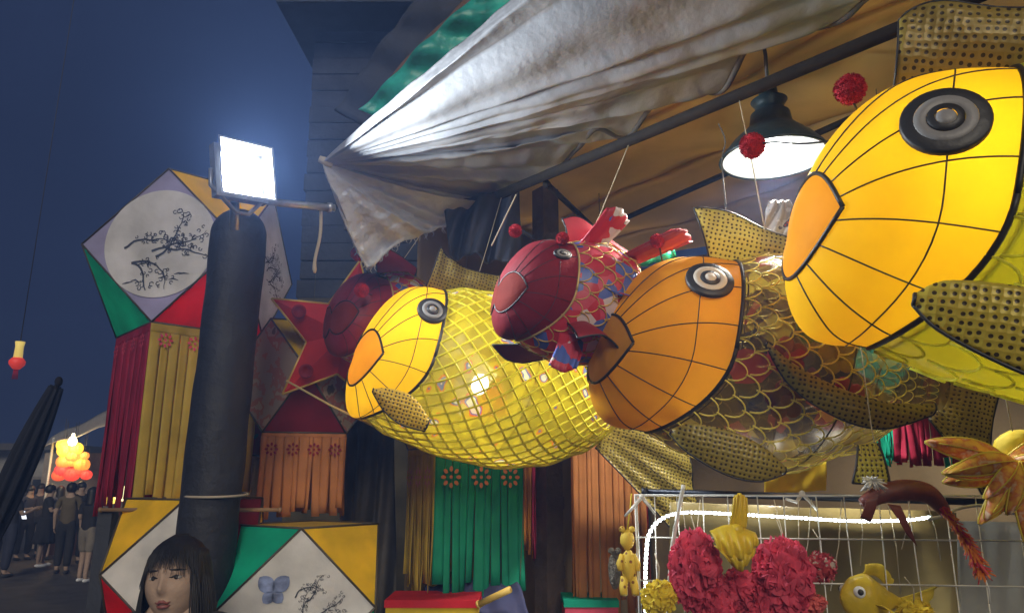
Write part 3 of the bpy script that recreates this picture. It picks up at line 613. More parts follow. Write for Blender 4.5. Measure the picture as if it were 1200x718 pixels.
def polylantern(label, ctr, a, yaw, panels, skirts, L, edge=DARKFRAME, tilt=0, name='polyhedron_lantern', prints=None, disc=(), rosettes=None, rmt=None, default=R_PAPER, string_to=None, squash=1.0, frame_r=.004, lit=0.):
    M = Matrix.Translation(ctr) @ Matrix.Rotation(yaw, 4, 'Z') @ Matrix.Rotation(tilt, 4, 'Y')
    root = empty(name, M, label, 'lantern')
    V = lambda x, y, z: Vector((x*a, y*a, z*a*squash))
    F = {'front': [V(-1, -1, 0), V(0, -1, -1), V(1, -1, 0), V(0, -1, 1)], 'right': [V(1, -1, 0), V(1, 0, -1), V(1, 1, 0), V(1, 0, 1)],
         'back': [V(1, 1, 0), V(0, 1, -1), V(-1, 1, 0), V(0, 1, 1)], 'left': [V(-1, 1, 0), V(-1, 0, -1), V(-1, -1, 0), V(-1, 0, 1)],
         'top': [V(0, -1, 1), V(1, 0, 1), V(0, 1, 1), V(-1, 0, 1)], 'bottom': [V(0, -1, -1), V(-1, 0, -1), V(0, 1, -1), V(1, 0, -1)]}
    nm = {(-1, -1): 'fl', (1, -1): 'fr', (1, 1): 'br', (-1, 1): 'bl'}
    for (sx, sy), n_ in nm.items():
        F['u'+n_] = [V(sx, sy, 0), V(sx, 0, 1), V(0, sy, 1)]; F['l'+n_] = [V(sx, sy, 0), V(0, sy, -1), V(sx, 0, -1)]
    edges = {}
    for key, f in F.items():
        c = sum(f, Vector())/len(f); n = (f[1]-f[0]).cross(f[2]-f[0]).normalized()
        if n.dot(c) < 0: n = -n
        g = [c+(p-c)*.985-n*.001 for p in f]; k = len(g); m = MB()
        vs = g+[p-n*.003 for p in g]
        m.add(vs, [tuple(range(k)), tuple(range(2*k-1, k-1, -1))]+[(i, (i+1) % k, k+(i+1) % k, k+i) for i in range(k)])
        p_ = m.build('panel', panels.get(key, default), root, smooth=False)
        # frame about the panel centre for prints
        up = Vector((0, 0, 1)); x = up.cross(n); x = x.normalized() if x.length > .1 else Vector((1, 0, 0)); y = n.cross(x)
        Mp = Matrix((x, y, n)).transposed().to_4x4(); Mp.translation = c
        if key in disc:
            r = a*.70; q = MB(); q.lathe([(r, .001), (r, .004), (0, .004)], 48, Mp); q.build('painted_disc', W_PAPER, p_, smooth=False)
            ink_painting(p_, Mp @ Matrix.Translation((0, 0, .006)), r, sum(map(ord, key))+int(a*1000))
        if prints and key in prints:
            kind, mt_, rr = prints[key]
            if kind == 'butterfly': butterfly(p_, Mp @ Matrix.Translation((-.30*a, .22*a, .003)), a*rr, mt_); ink_painting(p_, Mp @ Matrix.Translation((.28*a, .05*a, .003)), a*.42, 77)
            elif kind == 'ink': ink_painting(p_, Mp @ Matrix.Translation((.2*a, 0, .003)), a*rr, 5+int(a*900), mt_)
            elif kind == 'dots':
                q = MB(); rd = random.Random(3)
                for _ in range(14):
                    u, v = rd.random(), rd.random()
                    if u+v > 1: u, v = 1-u, 1-v
                    p = f[0]+(f[1]-f[0])*(u*.84+.05)+(f[2]-f[0])*(v*.84+.05); q.add([p+n*.003+(x*math.cos(b)+y*math.sin(b))*a*.045 for b in [2*PI*i/8 for i in range(8)]], [tuple(range(8))])
                q.build('dot_print', mt_, p_, smooth=False)
        for i in range(k):
            A_, B_ = f[i], f[(i+1) % k]; ky = tuple(sorted([tuple(round(z, 4) for z in A_), tuple(round(z, 4) for z in B_)])); edges[ky] = (A_, B_)
    for (A_, B_) in edges.values():
        m = MB(); m.tube([A_, B_], frame_r, 6); m.build('edge_strip', edge, root)
    bot = {'fl': (V(-1, 0, -1), V(0, -1, -1)), 'fr': (V(0, -1, -1), V(1, 0, -1)), 'br': (V(1, 0, -1), V(0, 1, -1)), 'bl': (V(0, 1, -1), V(-1, 0, -1))}
    for key, mt_ in skirts.items():
        A_, B_ = bot[key]; skirt(root, A_, B_, L, mt_, seed=len(label)+ord(key[1]), rosettes=rosettes if rosettes else None, rmt=rmt)
    if lit:
        m = MB(); m.ball((0, 0, 0), .03, 12, (1, 1, 1.3)); m.build('bulb', MATS['bulb_glow'], root); point_light('inner_bulb', (0, 0, 0), lit, (1, .94, .86), .04, root)
    if string_to is not None:
        t_ = root.matrix_world @ V(0, 0, 1); m = MB(); m.tube([Vector((0, 0, a*squash*.98)), Vector((0, 0, string_to-ctr.z))], .0016, 5); m.build('hanging_cord', DCORD, root)
    return root

# A: big lantern with white painted discs behind the post
fcA = P(188, 285, 2.95); psi = math.radians(-2); aA = .32
ctrA = fcA - Vector((math.sin(psi), -math.cos(psi), 0))*aA
polylantern('lantern with white ink painted disc, green and red triangles, red and yellow paper skirts', ctrA, aA, psi,
    dict(front=P_PAPER, right=W_PAPER, left=W_PAPER, back=P_PAPER, ufl=CRIMSON, ufr=Y_PAPER, lfl=T_PAPER, lfr=R_PAPER, lbr=R_PAPER, lbl=Y_PAPER, ubr=R_PAPER, ubl=T_PAPER, top=Y_PAPER, bottom=R_PAPER),
    dict(fl=CRIMSON, fr=M_PAPER, br=M_PAPER, bl=CRIMSON), .74, disc=('front',), prints={'right': ('ink', INK, .5)}, rosettes=(4, .022, .09), rmt=PINK, lit=13.)
# C: dark red front triangle, orange skirt, under the star
cC = P(362, 446, 3.25)
polylantern('lantern with dark red triangle, grey floral side and plain orange paper skirt below the star', cC, .235, math.radians(45+14),
    dict(front=ramp_mat('grey_floral', 'noise', 14, [(0, (.26, .22, .18)), (.5, (.30, .12, .10)), (.58, (.34, .28, .20)), (.66, (.10, .09, .08))], .6), left=MATS['grey_floral'], ufl=Y_PAPER, lfl=DR_PAPER, right=BROWNP, lfr=BROWNP, ufr=DR_PAPER),
    dict(fl=BROWNP, fr=O_PAPER, br=O_PAPER, bl=BROWNP), .34, edge=DARKFRAME, rosettes=(4, .02, .2), rmt=DR_PAPER, default=DR_PAPER, string_to=2.74)
# D: behind the post, polka red and cream skirt
cD = P(254, 470, 3.35)
polylantern('lantern with crimson dotted triangle and cream paper skirt behind the black post', cD, .24, math.radians(10),
    dict(lfr=CRIMSON, right=MATS['grey_floral'], lfl=CRIMSON, lbr=CRIMSON), dict(fr=CREAM, fl=CREAM, br=CREAM, bl=CREAM), .30, prints={'lfr': ('dots', INK, .5), 'lbr': ('dots', INK, .5)}, default=CRIMSON, string_to=2.6, rosettes=None)
# E: low lantern with butterfly
cE = P(356, 700, 2.62)
polylantern('low lantern with blue butterfly painted on white, teal and yellow triangles', cE, .25, math.radians(10),
    dict(front=W_PAPER, ufr=Y_PAPER, ufl=T_PAPER, left=M_PAPER, right=M_PAPER, lfl=Y_PAPER, lfr=T_PAPER), {}, .2, prints={'front': ('butterfly', BLUEINK, .42)}, default=M_PAPER, edge=DARKFRAME, lit=2.5)
# F: behind the netted carp, yellow and green skirts
cF = P(545, 452, 3.05)
polylantern('lantern with mustard and green rosette skirts hanging behind the netted carp', cF, .255, math.radians(-21),
    dict(front=W_PAPER, lfl=Y_PAPER, lfr=R_PAPER), dict(fl=M_PAPER, fr=G_PAPER, br=CRIMSON, bl=M_PAPER), .56, rosettes=(3, .030, .2), rmt=mat('rosette_gold_red', (.62, .22, .10), .5), default=DR_PAPER, string_to=2.74)
# J: lower left under the rail
cJ = P(222, 662, 2.68)
polylantern('lantern with yellow and scarlet triangles half hidden by the woman and the post', cJ, .235, math.radians(14),
    dict(front=W_PAPER, left=W_PAPER, ufl=Y_PAPER, lfl=R_PAPER, ufr=DR_PAPER, lfr=Y_PAPER), {}, .2, prints={'front': ('ink', INK, .5)}, default=Y_PAPER, lit=3.)
# H: teal skirted behind the large carp
cH = P(1066, 418, 2.3)
polylantern('lantern with short teal and dark red skirts under the largest carp', cH, .135, math.radians(-58), dict(lfl=R_PAPER, lfr=T_PAPER), dict(fl=T_PAPER, fr=CRIMSON, br=T_PAPER, bl=CRIMSON), .20, default=T_PAPER, string_to=3.0)
# G: slim orange and crimson skirt by the post
cG = P(612, 470, 3.18)
polylantern('narrow lantern with orange and crimson skirts squeezed beside the wooden post', cG, .085, math.radians(25), dict(), dict(fl=O_PAPER, fr=CRIMSON, br=O_PAPER, bl=O_PAPER), .56, default=T_PAPER, string_to=2.74)
# K: large orange lantern skirt right of the post
cK = P(708, 436, 3.1)
polylantern('lantern with tall plain orange skirts hanging behind the maroon carp', cK, .20, math.radians(40), dict(), dict(fl=BROWNP, fr=DR_PAPER, br=O_PAPER, bl=O_PAPER), .78, default=CRIMSON, string_to=2.95)

tA = ctrA+Vector((0, 0, aA*.98)); tB = fc+Vector((0, .06, -.02)); m = MB(); m.tube([tA-tA, (tB-tA)*.5, tB-tA], .002, 5); tag(m.build('holding_wire', DCORD, loc=tA), 'thin wire tying the painted disc lantern to the floodlight', 'wire')
# ---- red star lantern
sC = P(404, 395, 2.98); nrm = (CAM-sC); nrm.z *= .3; Ms = frame_x(nrm, loc=sC) @ Matrix.Rotation(math.radians(-8), 4, 'X')
st = empty('star_lantern', Ms, 'red five pointed star lantern with gold edges beside the glowing netted carp', 'lantern')
SR = paper('star_red', (.62, .035, .03)); Ro, Ri, dp = .325, .15, .10
oi = [Vector((0, (Ro if k % 2 == 0 else Ri)*math.cos(PI/2+k*PI/5), (Ro if k % 2 == 0 else Ri)*math.sin(PI/2+k*PI/5))) for k in range(10)]
ap = Vector((dp, 0, 0))
for k in range(0, 10, 2):
    m = MB(); a_, b_, c_ = oi[k-1], oi[k], oi[(k+1) % 10]
    m.add([a_, b_, c_, ap, -ap], [(0, 3, 1), (1, 3, 2), (0, 1, 4), (1, 2, 4)]); am = m.build('star_point', SR, st, smooth=False)
    for (u_, v_) in ((a_, b_), (b_, c_)):
        m = MB(); m.tube([u_, v_], .0045, 5); m.build('gold_strip', GOLDEDGE, am)
    pm_ = (b_*.62+ap*.45); m = MB(); m.lathe([(.028, -.002), (.028, .006), (.018, .007), (.018, .003), (0, .003)], 20, Matrix.Translation(pm_) @ Matrix.Rotation(PI/2, 4, 'Y')); m.build('ring_ornament', DR_PAPER, am)
string(st.matrix_world @ Vector((0, 0, .28)), poleat(st.matrix_world @ Vector((0, 0, .28))), 'thin cord holding up the red star')
# small balloon-like red ring ornaments on sticks near the star
a = P(336, 446, 2.7); b = P(440, 500, 2.5)
m = MB(); m.tube([a-a, (b-a)*.5+Vector((0, 0, -.006)), b-a], .004, 6); tag(m.build('bamboo_stick', BAMBOO, loc=a), 'thin bamboo stick slanting across below the glowing netted carp', 'stick')

cloth_bundle('grey_tarp', [(402, 440, 0), (462, 440, 0), (462, 720, -.1), (398, 720, -.1)], 3.75, mat('grey_tarp', (.16, .15, .14), .8, 0, .3, 5), 'drab grey tarp hanging between the orange skirt and the mustard skirt', 'tarp')
# pink banner, yellow board in the background
slab('pink_banner', [P(704, 528, 2.9), P(760, 528, 2.9), P(768, 574, 2.9), P(712, 574, 2.9)], .004, PINK, 'small pink red banner under the deep orange carp', 'banner')
slab('yellow_board', [P(896, 548, 2.3), P(968, 540, 2.3), P(968, 574, 2.3), P(896, 578, 2.3)], .006, Y_PAPER, 'plain yellow card above the dark rack rod', 'card', .002)

# ================================================================== DISPLAY COUNTER WITH BOXES
ctop = 1.10
cc0 = P(470, 718, 2.75); root = empty('display_counter', Vector((.15, 2.75, 0)), 'dark wooden display counter along the stall front', 'counter')
Mr = Matrix.Rotation(math.radians(-8), 3, 'Z')
m = MB(); m.box((0, 0, ctop-.02), (2.0, .75, .04), Mr); m.build('counter_top', MATS['post_wood'], root, smooth=False)
for sx in (-.93, .93):
    for sy in (-.32, .32): m = MB(); m.box(Mr @ Vector((sx, sy, (ctop-.04)/2)), (.06, .06, ctop-.04), Mr); m.build('leg', MATS['post_wood'], root, smooth=False)
def carton(label, pts_tl, pts_tr, zc, depth, mt_front, mt_lid, hgt):
    a = P(*pts_tl, zc); b = P(*pts_tr, zc); z = a.z; b.z = z; e = b-a; n = Vector((-e.y, e.x, 0)).normalized()
    root = empty('gift_box', Vector(((a+b).x/2, (a+b).y/2, z-hgt)), label, 'box')
    Mr_ = Matrix((e.normalized(), n, Vector((0, 0, 1)))).transposed()
    m = MB(); m.box(Mr_ @ Vector((0, depth/2, (hgt-.02)/2)), (e.length, depth, hgt-.02), Mr_); m.build('box_body', mt_front, root, smooth=False)
    m = MB(); m.box(Mr_ @ Vector((0, depth/2, hgt-.008)), (e.length+.008, depth+.008, .024), Mr_); m.build('lid', mt_lid, root, smooth=False)
    return root
carton('yellow gift box with red lid on the counter below the green skirt', (452, 704), (560, 700), 2.5, .22, Y_PAPER, R_PAPER, 1.30-ctop)
carton('teal lidded salmon gift box below the orange skirt', (662, 704), (724, 702), 2.7, .2, PINK, T_PAPER, 1.30-ctop)
a = P(560, 708, 2.45); b = P(598, 690, 2.40); m = MB(); m.tube([Vector(), b-a], .011, 10); m.tube([(b-a)*.98, (b-a)*1.0], .007, 8); m.tube([(b-a)*0, (b-a)*.05], .013, 8)
tag(m.build('paper_roll', mat('gold_paper', (.60, .42, .10), .5), loc=a), 'rolled gold paper lying across the yellow gift box', 'roll')
slab('navy_folded_cloth', [P(498, 686, 2.75), P(608, 684, 2.75), P(620, 720, 2.6), P(500, 722, 2.6)], .02, mat('navy_fold', (.035, .04, .11), .8), 'folded navy cloth under the green paper skirt', 'cloth', .008)
# rail at the lower left
a = P(116, 597, 2.6); b = P(330, 597, 2.62); pole_('display_rail', a, b, .007, 'thin wooden rail running behind the post at the lower left', 'rail', mat('rail_wood', (.28, .17, .09), .6))
a = P(124, 597, 2.6)
m = MB(); m.box((0, 0, a.z/2), (.05, .05, a.z)); m.box((0, 0, .03), (.22, .22, .06)); tag(m.build('rail_post', mat('navy_post', (.03, .035, .05), .6), loc=Vector((a.x-.01, a.y+.04, 0)), smooth=False), 'dark upright post under the left end of the rail', 'post')

# ================================================================== WIRE RACK, LED STRIP
RO = P(745, 580, 1.85); RB = P(1230, 592, 1.72); RX = (RB-RO); RX.z = 0; RL = RX.length; RX.normalize(); RN = Vector((RX.y, -RX.x, 0))
rz0 = RO.z
def R3(u, z, off=0): return RO+RX*u+Vector((0, 0, z))+RN*off
rack = empty('wire_rack', Vector((RO.x, RO.y, 0)), 'white wire grid rack behind the pink crepe flowers', 'rack'); O_ = rack.location
Hh = 1.35
m = MB(); m.tube([R3(0, -Hh)-O_, R3(0, .0)-O_, R3(RL, 0)-O_, R3(RL, -Hh)-O_], .005, 6); m.build('outer_frame', WHITE_WIRE, rack)
wv = MB(); wv.tube([(0, 0, 0), (0, 0, -Hh)], .0016, 5); first = None
for k in range(1, 14):
    u = RL*(k/14)**1.15
    if first is None: first = wv.build('wire', WHITE_WIRE, rack); ob = first
    else: ob = first.copy(); col.objects.link(ob)
    ob.location = R3(u+.004*math.sin(k*3), 0)-O_; ob.rotation_euler = (0, .02*math.sin(k*2.3), 0)
wh = MB(); wh.tube([Vector(), RX*RL], .0021, 5); first = None
for k in range(1, 14):
    if first is None: first = wh.build('wire', WHITE_WIRE, rack); ob = first
    else: ob = first.copy(); col.objects.link(ob)
    ob.location = R3(0, -k*.1, .004)-O_
for u in (.01, RL-.01):
    m = MB(); m.box(R3(u, 0)-O_+Vector((0, 0, -Hh-.1)) if 0 else Vector(((R3(u, 0)-O_).x, (R3(u, 0)-O_).y, .02)), (.05, .3, .04)); m.build('foot', WHITE_WIRE, rack, smooth=False)
    m = MB(); q = R3(u, 0)-O_; m.tube([Vector((q.x, q.y, .03)), Vector((q.x, q.y, rz0-Hh+.02))], .008, 6); m.build('leg', WHITE_WIRE, rack)
# dark rod above
pole_('rack_rod', P(752, 576, 1.92), P(1220, 590, 1.80), .009, 'dark horizontal rod along the top of the wire rack', 'rod', mat('black_rod', (.02, .022, .03), .4, .4))
# panel behind the rack
slab('plastic_backing', [P(785, 588, 2.25), P(1120, 600, 2.15), P(1120, 900, 2.1), P(785, 900, 2.2)], .004, mat('olive_plastic', (.34, .27, .11), .25, 0, .25, 4, .2, 8), 'olive brown plastic sheet hanging behind the wire rack', 'sheet', .006)
slab('grey_crate_panel', [P(1120, 610, 2.3), P(1215, 612, 2.3), P(1215, 760, 2.2), P(1125, 760, 2.2)], .02, mat('grey_panel', (.30, .30, .27), .6), 'pale grey panel behind the right end of the wire rack', 'panel', .002)
# LED strip
led_px = [(757, 900), (756, 718), (757, 650), (762, 622), (778, 606), (805, 600), (860, 602), (930, 606), (1000, 610), (1060, 609), (1092, 605)]
lp = curve([P(x, y, 1.83-.00012*(x-756)) for x, y in led_px], 200); l0 = lp[0]
led = empty('led_strip_light', l0, 'glowing white LED strip bent along the wire rack', 'led strip')
m = MB(); m.tube([p-l0 for p in lp], .0042, 6); m.build('sleeve', mat('led_sleeve', (.45, .47, .47), .4, emit=.10, ecol=(.9, 1, .97)), led)
m = MB(); acc = 0; last = lp[0]
seg = [0]
for p, q in zip(lp, lp[1:]): seg.append(seg[-1]+(q-p).length)
nb = int(seg[-1]/.0115)
for k in range(nb):
    dd = seg[-1]*k/nb; i = max(j for j in range(len(seg)) if seg[j] <= dd); i = min(i, len(lp)-2); p = lp[i]+(lp[i+1]-lp[i])*((dd-seg[i])/max(1e-6, seg[i+1]-seg[i]))
    p = p-l0-Vector((0, .0035, 0)); m.box(p, (.007, .005, .006))
o = m.build('diodes', mat('diode', (1, 1, 1), .4, emit=22, ecol=(.9, 1, .98)), led, smooth=False); o['kind'] = 'stuff'
m = MB(); q = [P(x, y, 1.80) for x, y in ((801, 568), (795, 600), (788, 640), (784, 690), (782, 740))]; m.tube(curve([p-q[0] for p in q], 20), .005, 6); tag(m.build('white_cable', WHITE_WIRE, loc=q[0]), 'thick white cable hanging down the left of the wire rack', 'cable')
m = MB(); q = [P(x, y, 1.70) for x, y in ((1088, 608), (1105, 604), (1122, 596), (1150, 592), (1185, 600), (1210, 612))]; m.tube(curve([p-q[0] for p in q], 24), .004, 6); tag(m.build('white_cable', WHITE_WIRE, loc=q[0]), 'white cable looping beyond the end of the LED strip', 'cable')
# zip ties
for i, (x, y, z, lb) in enumerate(((752, 582, 1.83, 'white cable tie on the upper left corner of the rack'), (940, 578, 1.82, 'white plastic tie knotted on the dark rod'), )):
    c = P(x, y, z); m = MB(); m.tube([Vector(), Vector((-.02, -.01, -.02)), Vector((-.045, -.01, -.045 if i == 0 else -.012))], [.005, .0045, .003], 5); m.tube([Vector(), Vector((.015, -.01, -.02)), Vector((.03, -.005, -.04))], [.005, .004, .003], 5); m.ball((0, 0, 0), .008, 8)
    tag(m.build('cable_tie', WHITE_WIRE, loc=c), lb, 'tie')
# fishing lines from the rod
for k in range(12):
    x = 800+k*26+random.uniform(-8, 8); a = P(x, 585, 1.80); b = P(x+random.uniform(-18, 18), random.uniform(640, 700), 1.78)
    m = MB(); m.tube([Vector(), (b-a)*.5+Vector((.006, 0, 0)), b-a], .0012, 4); tag(m.build('pale_thread', mat('thread', (.62, .55, .40), .5), loc=a), 'pale thread hanging from the dark rack rod', 'thread', 'threads hanging from the rack rod')

# ================================================================== SMALL TOYS ON THE RACK
def crepe_flower(label, c, r, mt, seed, sq=(1, .8, 1), npet=300):
    rd = random.Random(seed); root = empty('crepe_flower', c, label, 'paper flower'); m = MB()
    for k in range(npet):
        z = 1-2*(k+.5)/npet; th = k*2.39996+rd.uniform(-.2, .2); n = Vector((math.sqrt(1-z*z)*math.cos(th), math.sqrt(1-z*z)*math.sin(th), z))
        x = n.orthogonal().normalized(); x = Quaternion(n, rd.uniform(0, 6.28)) @ x; y = n.cross(x); s_ = r*rd.uniform(.26, .44)
        def fn(u, v):
            a_ = (u-.5)*2.4; rr = s_*v
            p = x*math.cos(a_)*rr*.75+y*math.sin(a_)*rr+n*(r*.55+rr*.85*math.cos(v*.7)+.08*r*v*math.sin(u*11+k))
            return Vector((p.x*sq[0], p.y*sq[1], p.z*sq[2]))
        m.grid(fn, 8, 3)
    m.build('ruffles', mt, root)
    q = MB(); q.ball((0, 0, 0), r*.6, 14, sq); q.build('core', mt, root)
    q = MB(); q.tube([(0, 0, r*.5), (.004, 0, r*1.4), (0, .03, r*2.0)], .0015, 5); q.build('hook_string', CORD, root)
    return root
PKC = mat('pink_crepe', (.66, .07, .12), .75, 0, .3, 30, .2, transl=.35); YC = mat('yellow_crepe', (.80, .62, .04), .7, 0, .2, 30, .2, transl=.35); RW = ramp_mat('red_white_crepe', 'noise', 60, [(0, (.45, .05, .06)), (.5, (.6, .1, .12)), (.58, (.65, .55, .45))], .7, transl=.3)
crepe_flower('pink crepe flower left of the yellow fabric bow', P(815, 668, 1.74), .068, PKC, 1, (1, .8, 1.55))
crepe_flower('pink crepe flower right of the yellow fabric bow', P(918, 676, 1.73), .072, PKC, 2, (1.1, .8, 1.4))
crepe_flower('speckled red and white crepe flower beside the right pink one', P(962, 664, 1.76), .042, RW, 3, (1, .8, 1), 90)
crepe_flower('bright yellow crepe flower at the foot of the LED strip', P(772, 700, 1.72), .048, YC, 4, (1, .8, 1), 110)
crepe_flower('loose yellow crepe tuft under the koi tail', P(1072, 716, 1.70), .036, YC, 6, (1.3, .8, .8), 120)
crepe_flower('small coral crepe tuft beneath the speckled flower', P(950, 706, 1.72), .032, mat('coral_crepe', (.70, .16, .14), .75, 0, .3, 30, .2, transl=.35), 7, (1.3, .8, .9), 120)
crepe_flower('pink crepe tuft between the two pink flowers', P(866, 690, 1.745), .046, PKC, 8, (1.1, .8, 1.2), 160)
crepe_flower('long pink crepe tassel below the left pink flower', P(838, 716, 1.73), .055, PKC, 12, (1, .8, 1.5), 240)
crepe_flower('long pink crepe tassel below the right pink flower', P(893, 718, 1.72), .055, PKC, 13, (1, .8, 1.5), 240)
# yellow fabric bow
bow = empty('fabric_bow', P(860, 630, 1.70), 'yellow fabric bow with upright tail between the pink crepe flowers', 'bow'); YB = mat('yellow_satin', (.72, .52, .03), .35, 0, .2, 12, .2, transl=.3)
fin(bow, 'bow_loop', [(-.055, 0, .015), (-.01, -.01, .03), (.05, 0, .012)], [(-.045, -.02, -.02), (0, -.03, -.045), (.045, -.02, -.015)], YB, (0, -.02, 0), edge=False, ripple=.009)
fin(bow, 'bow_tail', [(-.012, 0, .02), (0, 0, .025), (.03, 0, .02)], [(.005, 0, .09), (.02, 0, .10), (.035, 0, .09)], YB, (0, -.015, 0), edge=False, ripple=.006)
fin(bow, 'bow_loop', [(-.05, -.01, -.015), (0, -.02, -.03), (.045, -.01, -.02)], [(-.02, -.02, -.05), (.005, -.02, -.07), (.025, -.02, -.045)], YB, (0, -.02, 0), edge=False, ripple=.008)
m = MB(); m.ball((.005, -.01, .018), .014, 10, (1.2, .8, 1)); m.build('knot', YB, bow)
# yellow fish toy lower right
def toy_fish(name, label, c, L_, hd, mbody, mfin, cat='fish toy', finb=True):
    M = frame_x(hd, loc=c); root = empty(name, M, label, cat)
    pr = [(0, .02), (.06, .16), (.2, .30), (.4, .36), (.65, .24), (.85, .12), (1, .06)]
    m = MB(); m.grid(lambda u, v: Vector((L_*(.5-v), lerpn(pr, v)*L_*.62*math.cos(2*PI*u), lerpn(pr, v)*L_*math.sin(2*PI*u))), 24, 24, True); m.build('body', mbody, root)
    for sg in (1, -1):
        q = MB(); q.ball((L_*.30, sg*L_*.15, L_*.10), L_*.085, 14); e = q.build('eye', SHIN, root); q = MB(); q.ball((L_*.325, sg*L_*.205, L_*.105), L_*.045, 10); q.build('pupil', EYEK, e)
        if finb: fin(root, 'side_fin', [(.1*L_, sg*.2*L_, -.05*L_), (-.05*L_, sg*.2*L_, -.1*L_)], [(0, sg*.42*L_, -.12*L_), (-.25*L_, sg*.36*L_, -.2*L_)], mfin, (0, 0, .01), 10, 5, edge=False)
    fin(root, 'tail', [(-.48*L_, 0, .05*L_), (-.5*L_, 0, 0), (-.48*L_, 0, -.05*L_)], [(-.95*L_, .04, .3*L_), (-.8*L_, .04, 0), (-.95*L_, .04, -.3*L_)], mfin, (0, .01, 0), 12, 8, edge=False, ripple=.004)
    fin(root, 'top_fin', [(.15*L_, 0, .32*L_), (-.1*L_, 0, .33*L_), (-.3*L_, 0, .18*L_)], [(.08*L_, 0, .48*L_), (-.2*L_, 0, .5*L_), (-.4*L_, 0, .3*L_)], mfin, (0, .01, 0), 12, 6, edge=False, ripple=.003)
    return root
toy_fish('toy_fish', 'plump yellow toy fish with white eye at the bottom of the rack', P(1020, 702, 1.72), .16, (-1, -.25, .1), YB, YC)
# leopard spotted yellow cloth toy
sp = ramp_mat('spotted_yellow', 'dist', 60, [(0, (.25, .10, .01)), (.22, (.78, .55, .06)), (1, (.85, .65, .12))], .7, transl=.2)
tl = empty('tiger_toy', P(736, 660, 1.80), 'spotted yellow cloth toy dangling left of the LED strip', 'toy')
m = MB(); m.ball((0, 0, .055), .022, 14, (.8, .8, 1.1), jit=.05); m.build('head', sp, tl)
m = MB(); m.ball((.002, 0, -.005), .026, 14, (.7, .7, 1.5), jit=.05); m.build('torso', sp, tl)
for sg in (1, -1):
    m = MB(); m.ball((sg*.012, -.002, .080), .008, 8); m.build('ear', sp, tl); m = MB(); m.tube([(sg*.012, 0, .02), (sg*.022, -.006, 0), (sg*.02, -.01, -.015)], [.008, .008, .007], 8); m.build('arm', sp, tl)
    m = MB(); m.tube([(sg*.009, 0, -.03), (sg*.014, -.004, -.055), (sg*.014, -.012, -.07)], [.010, .010, .009], 8); m.build('leg', sp, tl)
m = MB(); m.tube([(0, 0, .075), (.01, 0, .13), (.016, .01, .165)], .0018, 5); m.build('hanging_loop', YC, tl)
# grey sequin owl-ish ornament left of it
m = MB(); m.ball((0, 0, 0), .03, 14, (.55, .5, 1.6), jit=.06); m.ball((-.008, -.012, .05), .009, 10); m.ball((.010, -.012, .05), .009, 10); tag(m.build('grey_charm', mat('grey_sequin', (.22, .19, .14), .4, .3, .5, 80, .8, 200), loc=P(720, 668, 1.95)), 'dull grey beaded charm hanging beside the spotted toy', 'charm')

# ---- goldfish with petal fins under the large carp
PF = ramp_mat('petal_orange', 'noise', 45, [(0, (.85, .66, .07)), (.42, (.85, .50, .06)), (.55, (.72, .22, .05)), (.64, (.82, .58, .36))], .5, transl=.35, interp='LINEAR'); PE = mat('petal_edge', (.78, .62, .06), .4, transl=.3)
gf = empty('petal_goldfish', P(1186, 540, 1.45), 'orange and yellow petal finned goldfish ornament under the largest carp', 'ornament')
for k, (ang, L_, W_, yy) in enumerate(((168, .175, .045, 0), (180, .15, .04, -.016), (191, .155, .042, -.01), (205, .140, .045, .01), (215, .11, .035, -.02), (225, .135, .04, -.01), (240, .145, .042, 0), (250, .11, .035, -.022), (258, .165, .04, -.012), (275, .10, .04, .01), (-40, .11, .05, 0), (-10, .12, .05, -.01), (20, .10, .04, .01))):
    a_ = math.radians(ang); d_ = Vector((math.cos(a_), -.12+yy*4, math.sin(a_))); q_ = Vector((-d_.z, 0, d_.x)); m = MB(); cu = .16*math.sin(k*1.7)
    def fn(u, v, s_=1.0):
        wv_ = W_*.5*math.sin(PI*min(1, v*.97+.03))**.75*s_; return d_*L_*v+q_*(wv_*(2*u-1)+cu*L_*v*v)+Vector((0, -.02*math.sin(PI*v)+yy+.012*(2*u-1)**2, 0))
    m.grid(fn, 8, 14); pt = m.build('petal_fin', PF, gf, solid=.0015)
    m = MB(); m.tube([fn(0, i/16) for i in range(17)]+[fn(1, 1-i/16) for i in range(17)], .0024, 5); m.build('petal_edge', PE, pt)
    m = MB(); m.tube([fn(.5, i/10)-Vector((0, .003, 0)) for i in range(10)], .0014, 4); m.build('vein', PE, pt)
m = MB(); m.ball((.06, .05, .02), .05, 18, (1.2, .8, .9), jit=.02); m.build('body', YC, gf)
m = MB(); m.tube([(.03, .03, .06), (.03, .05, .3)], .0015, 5); m.build('hanging_string', CORD, gf)
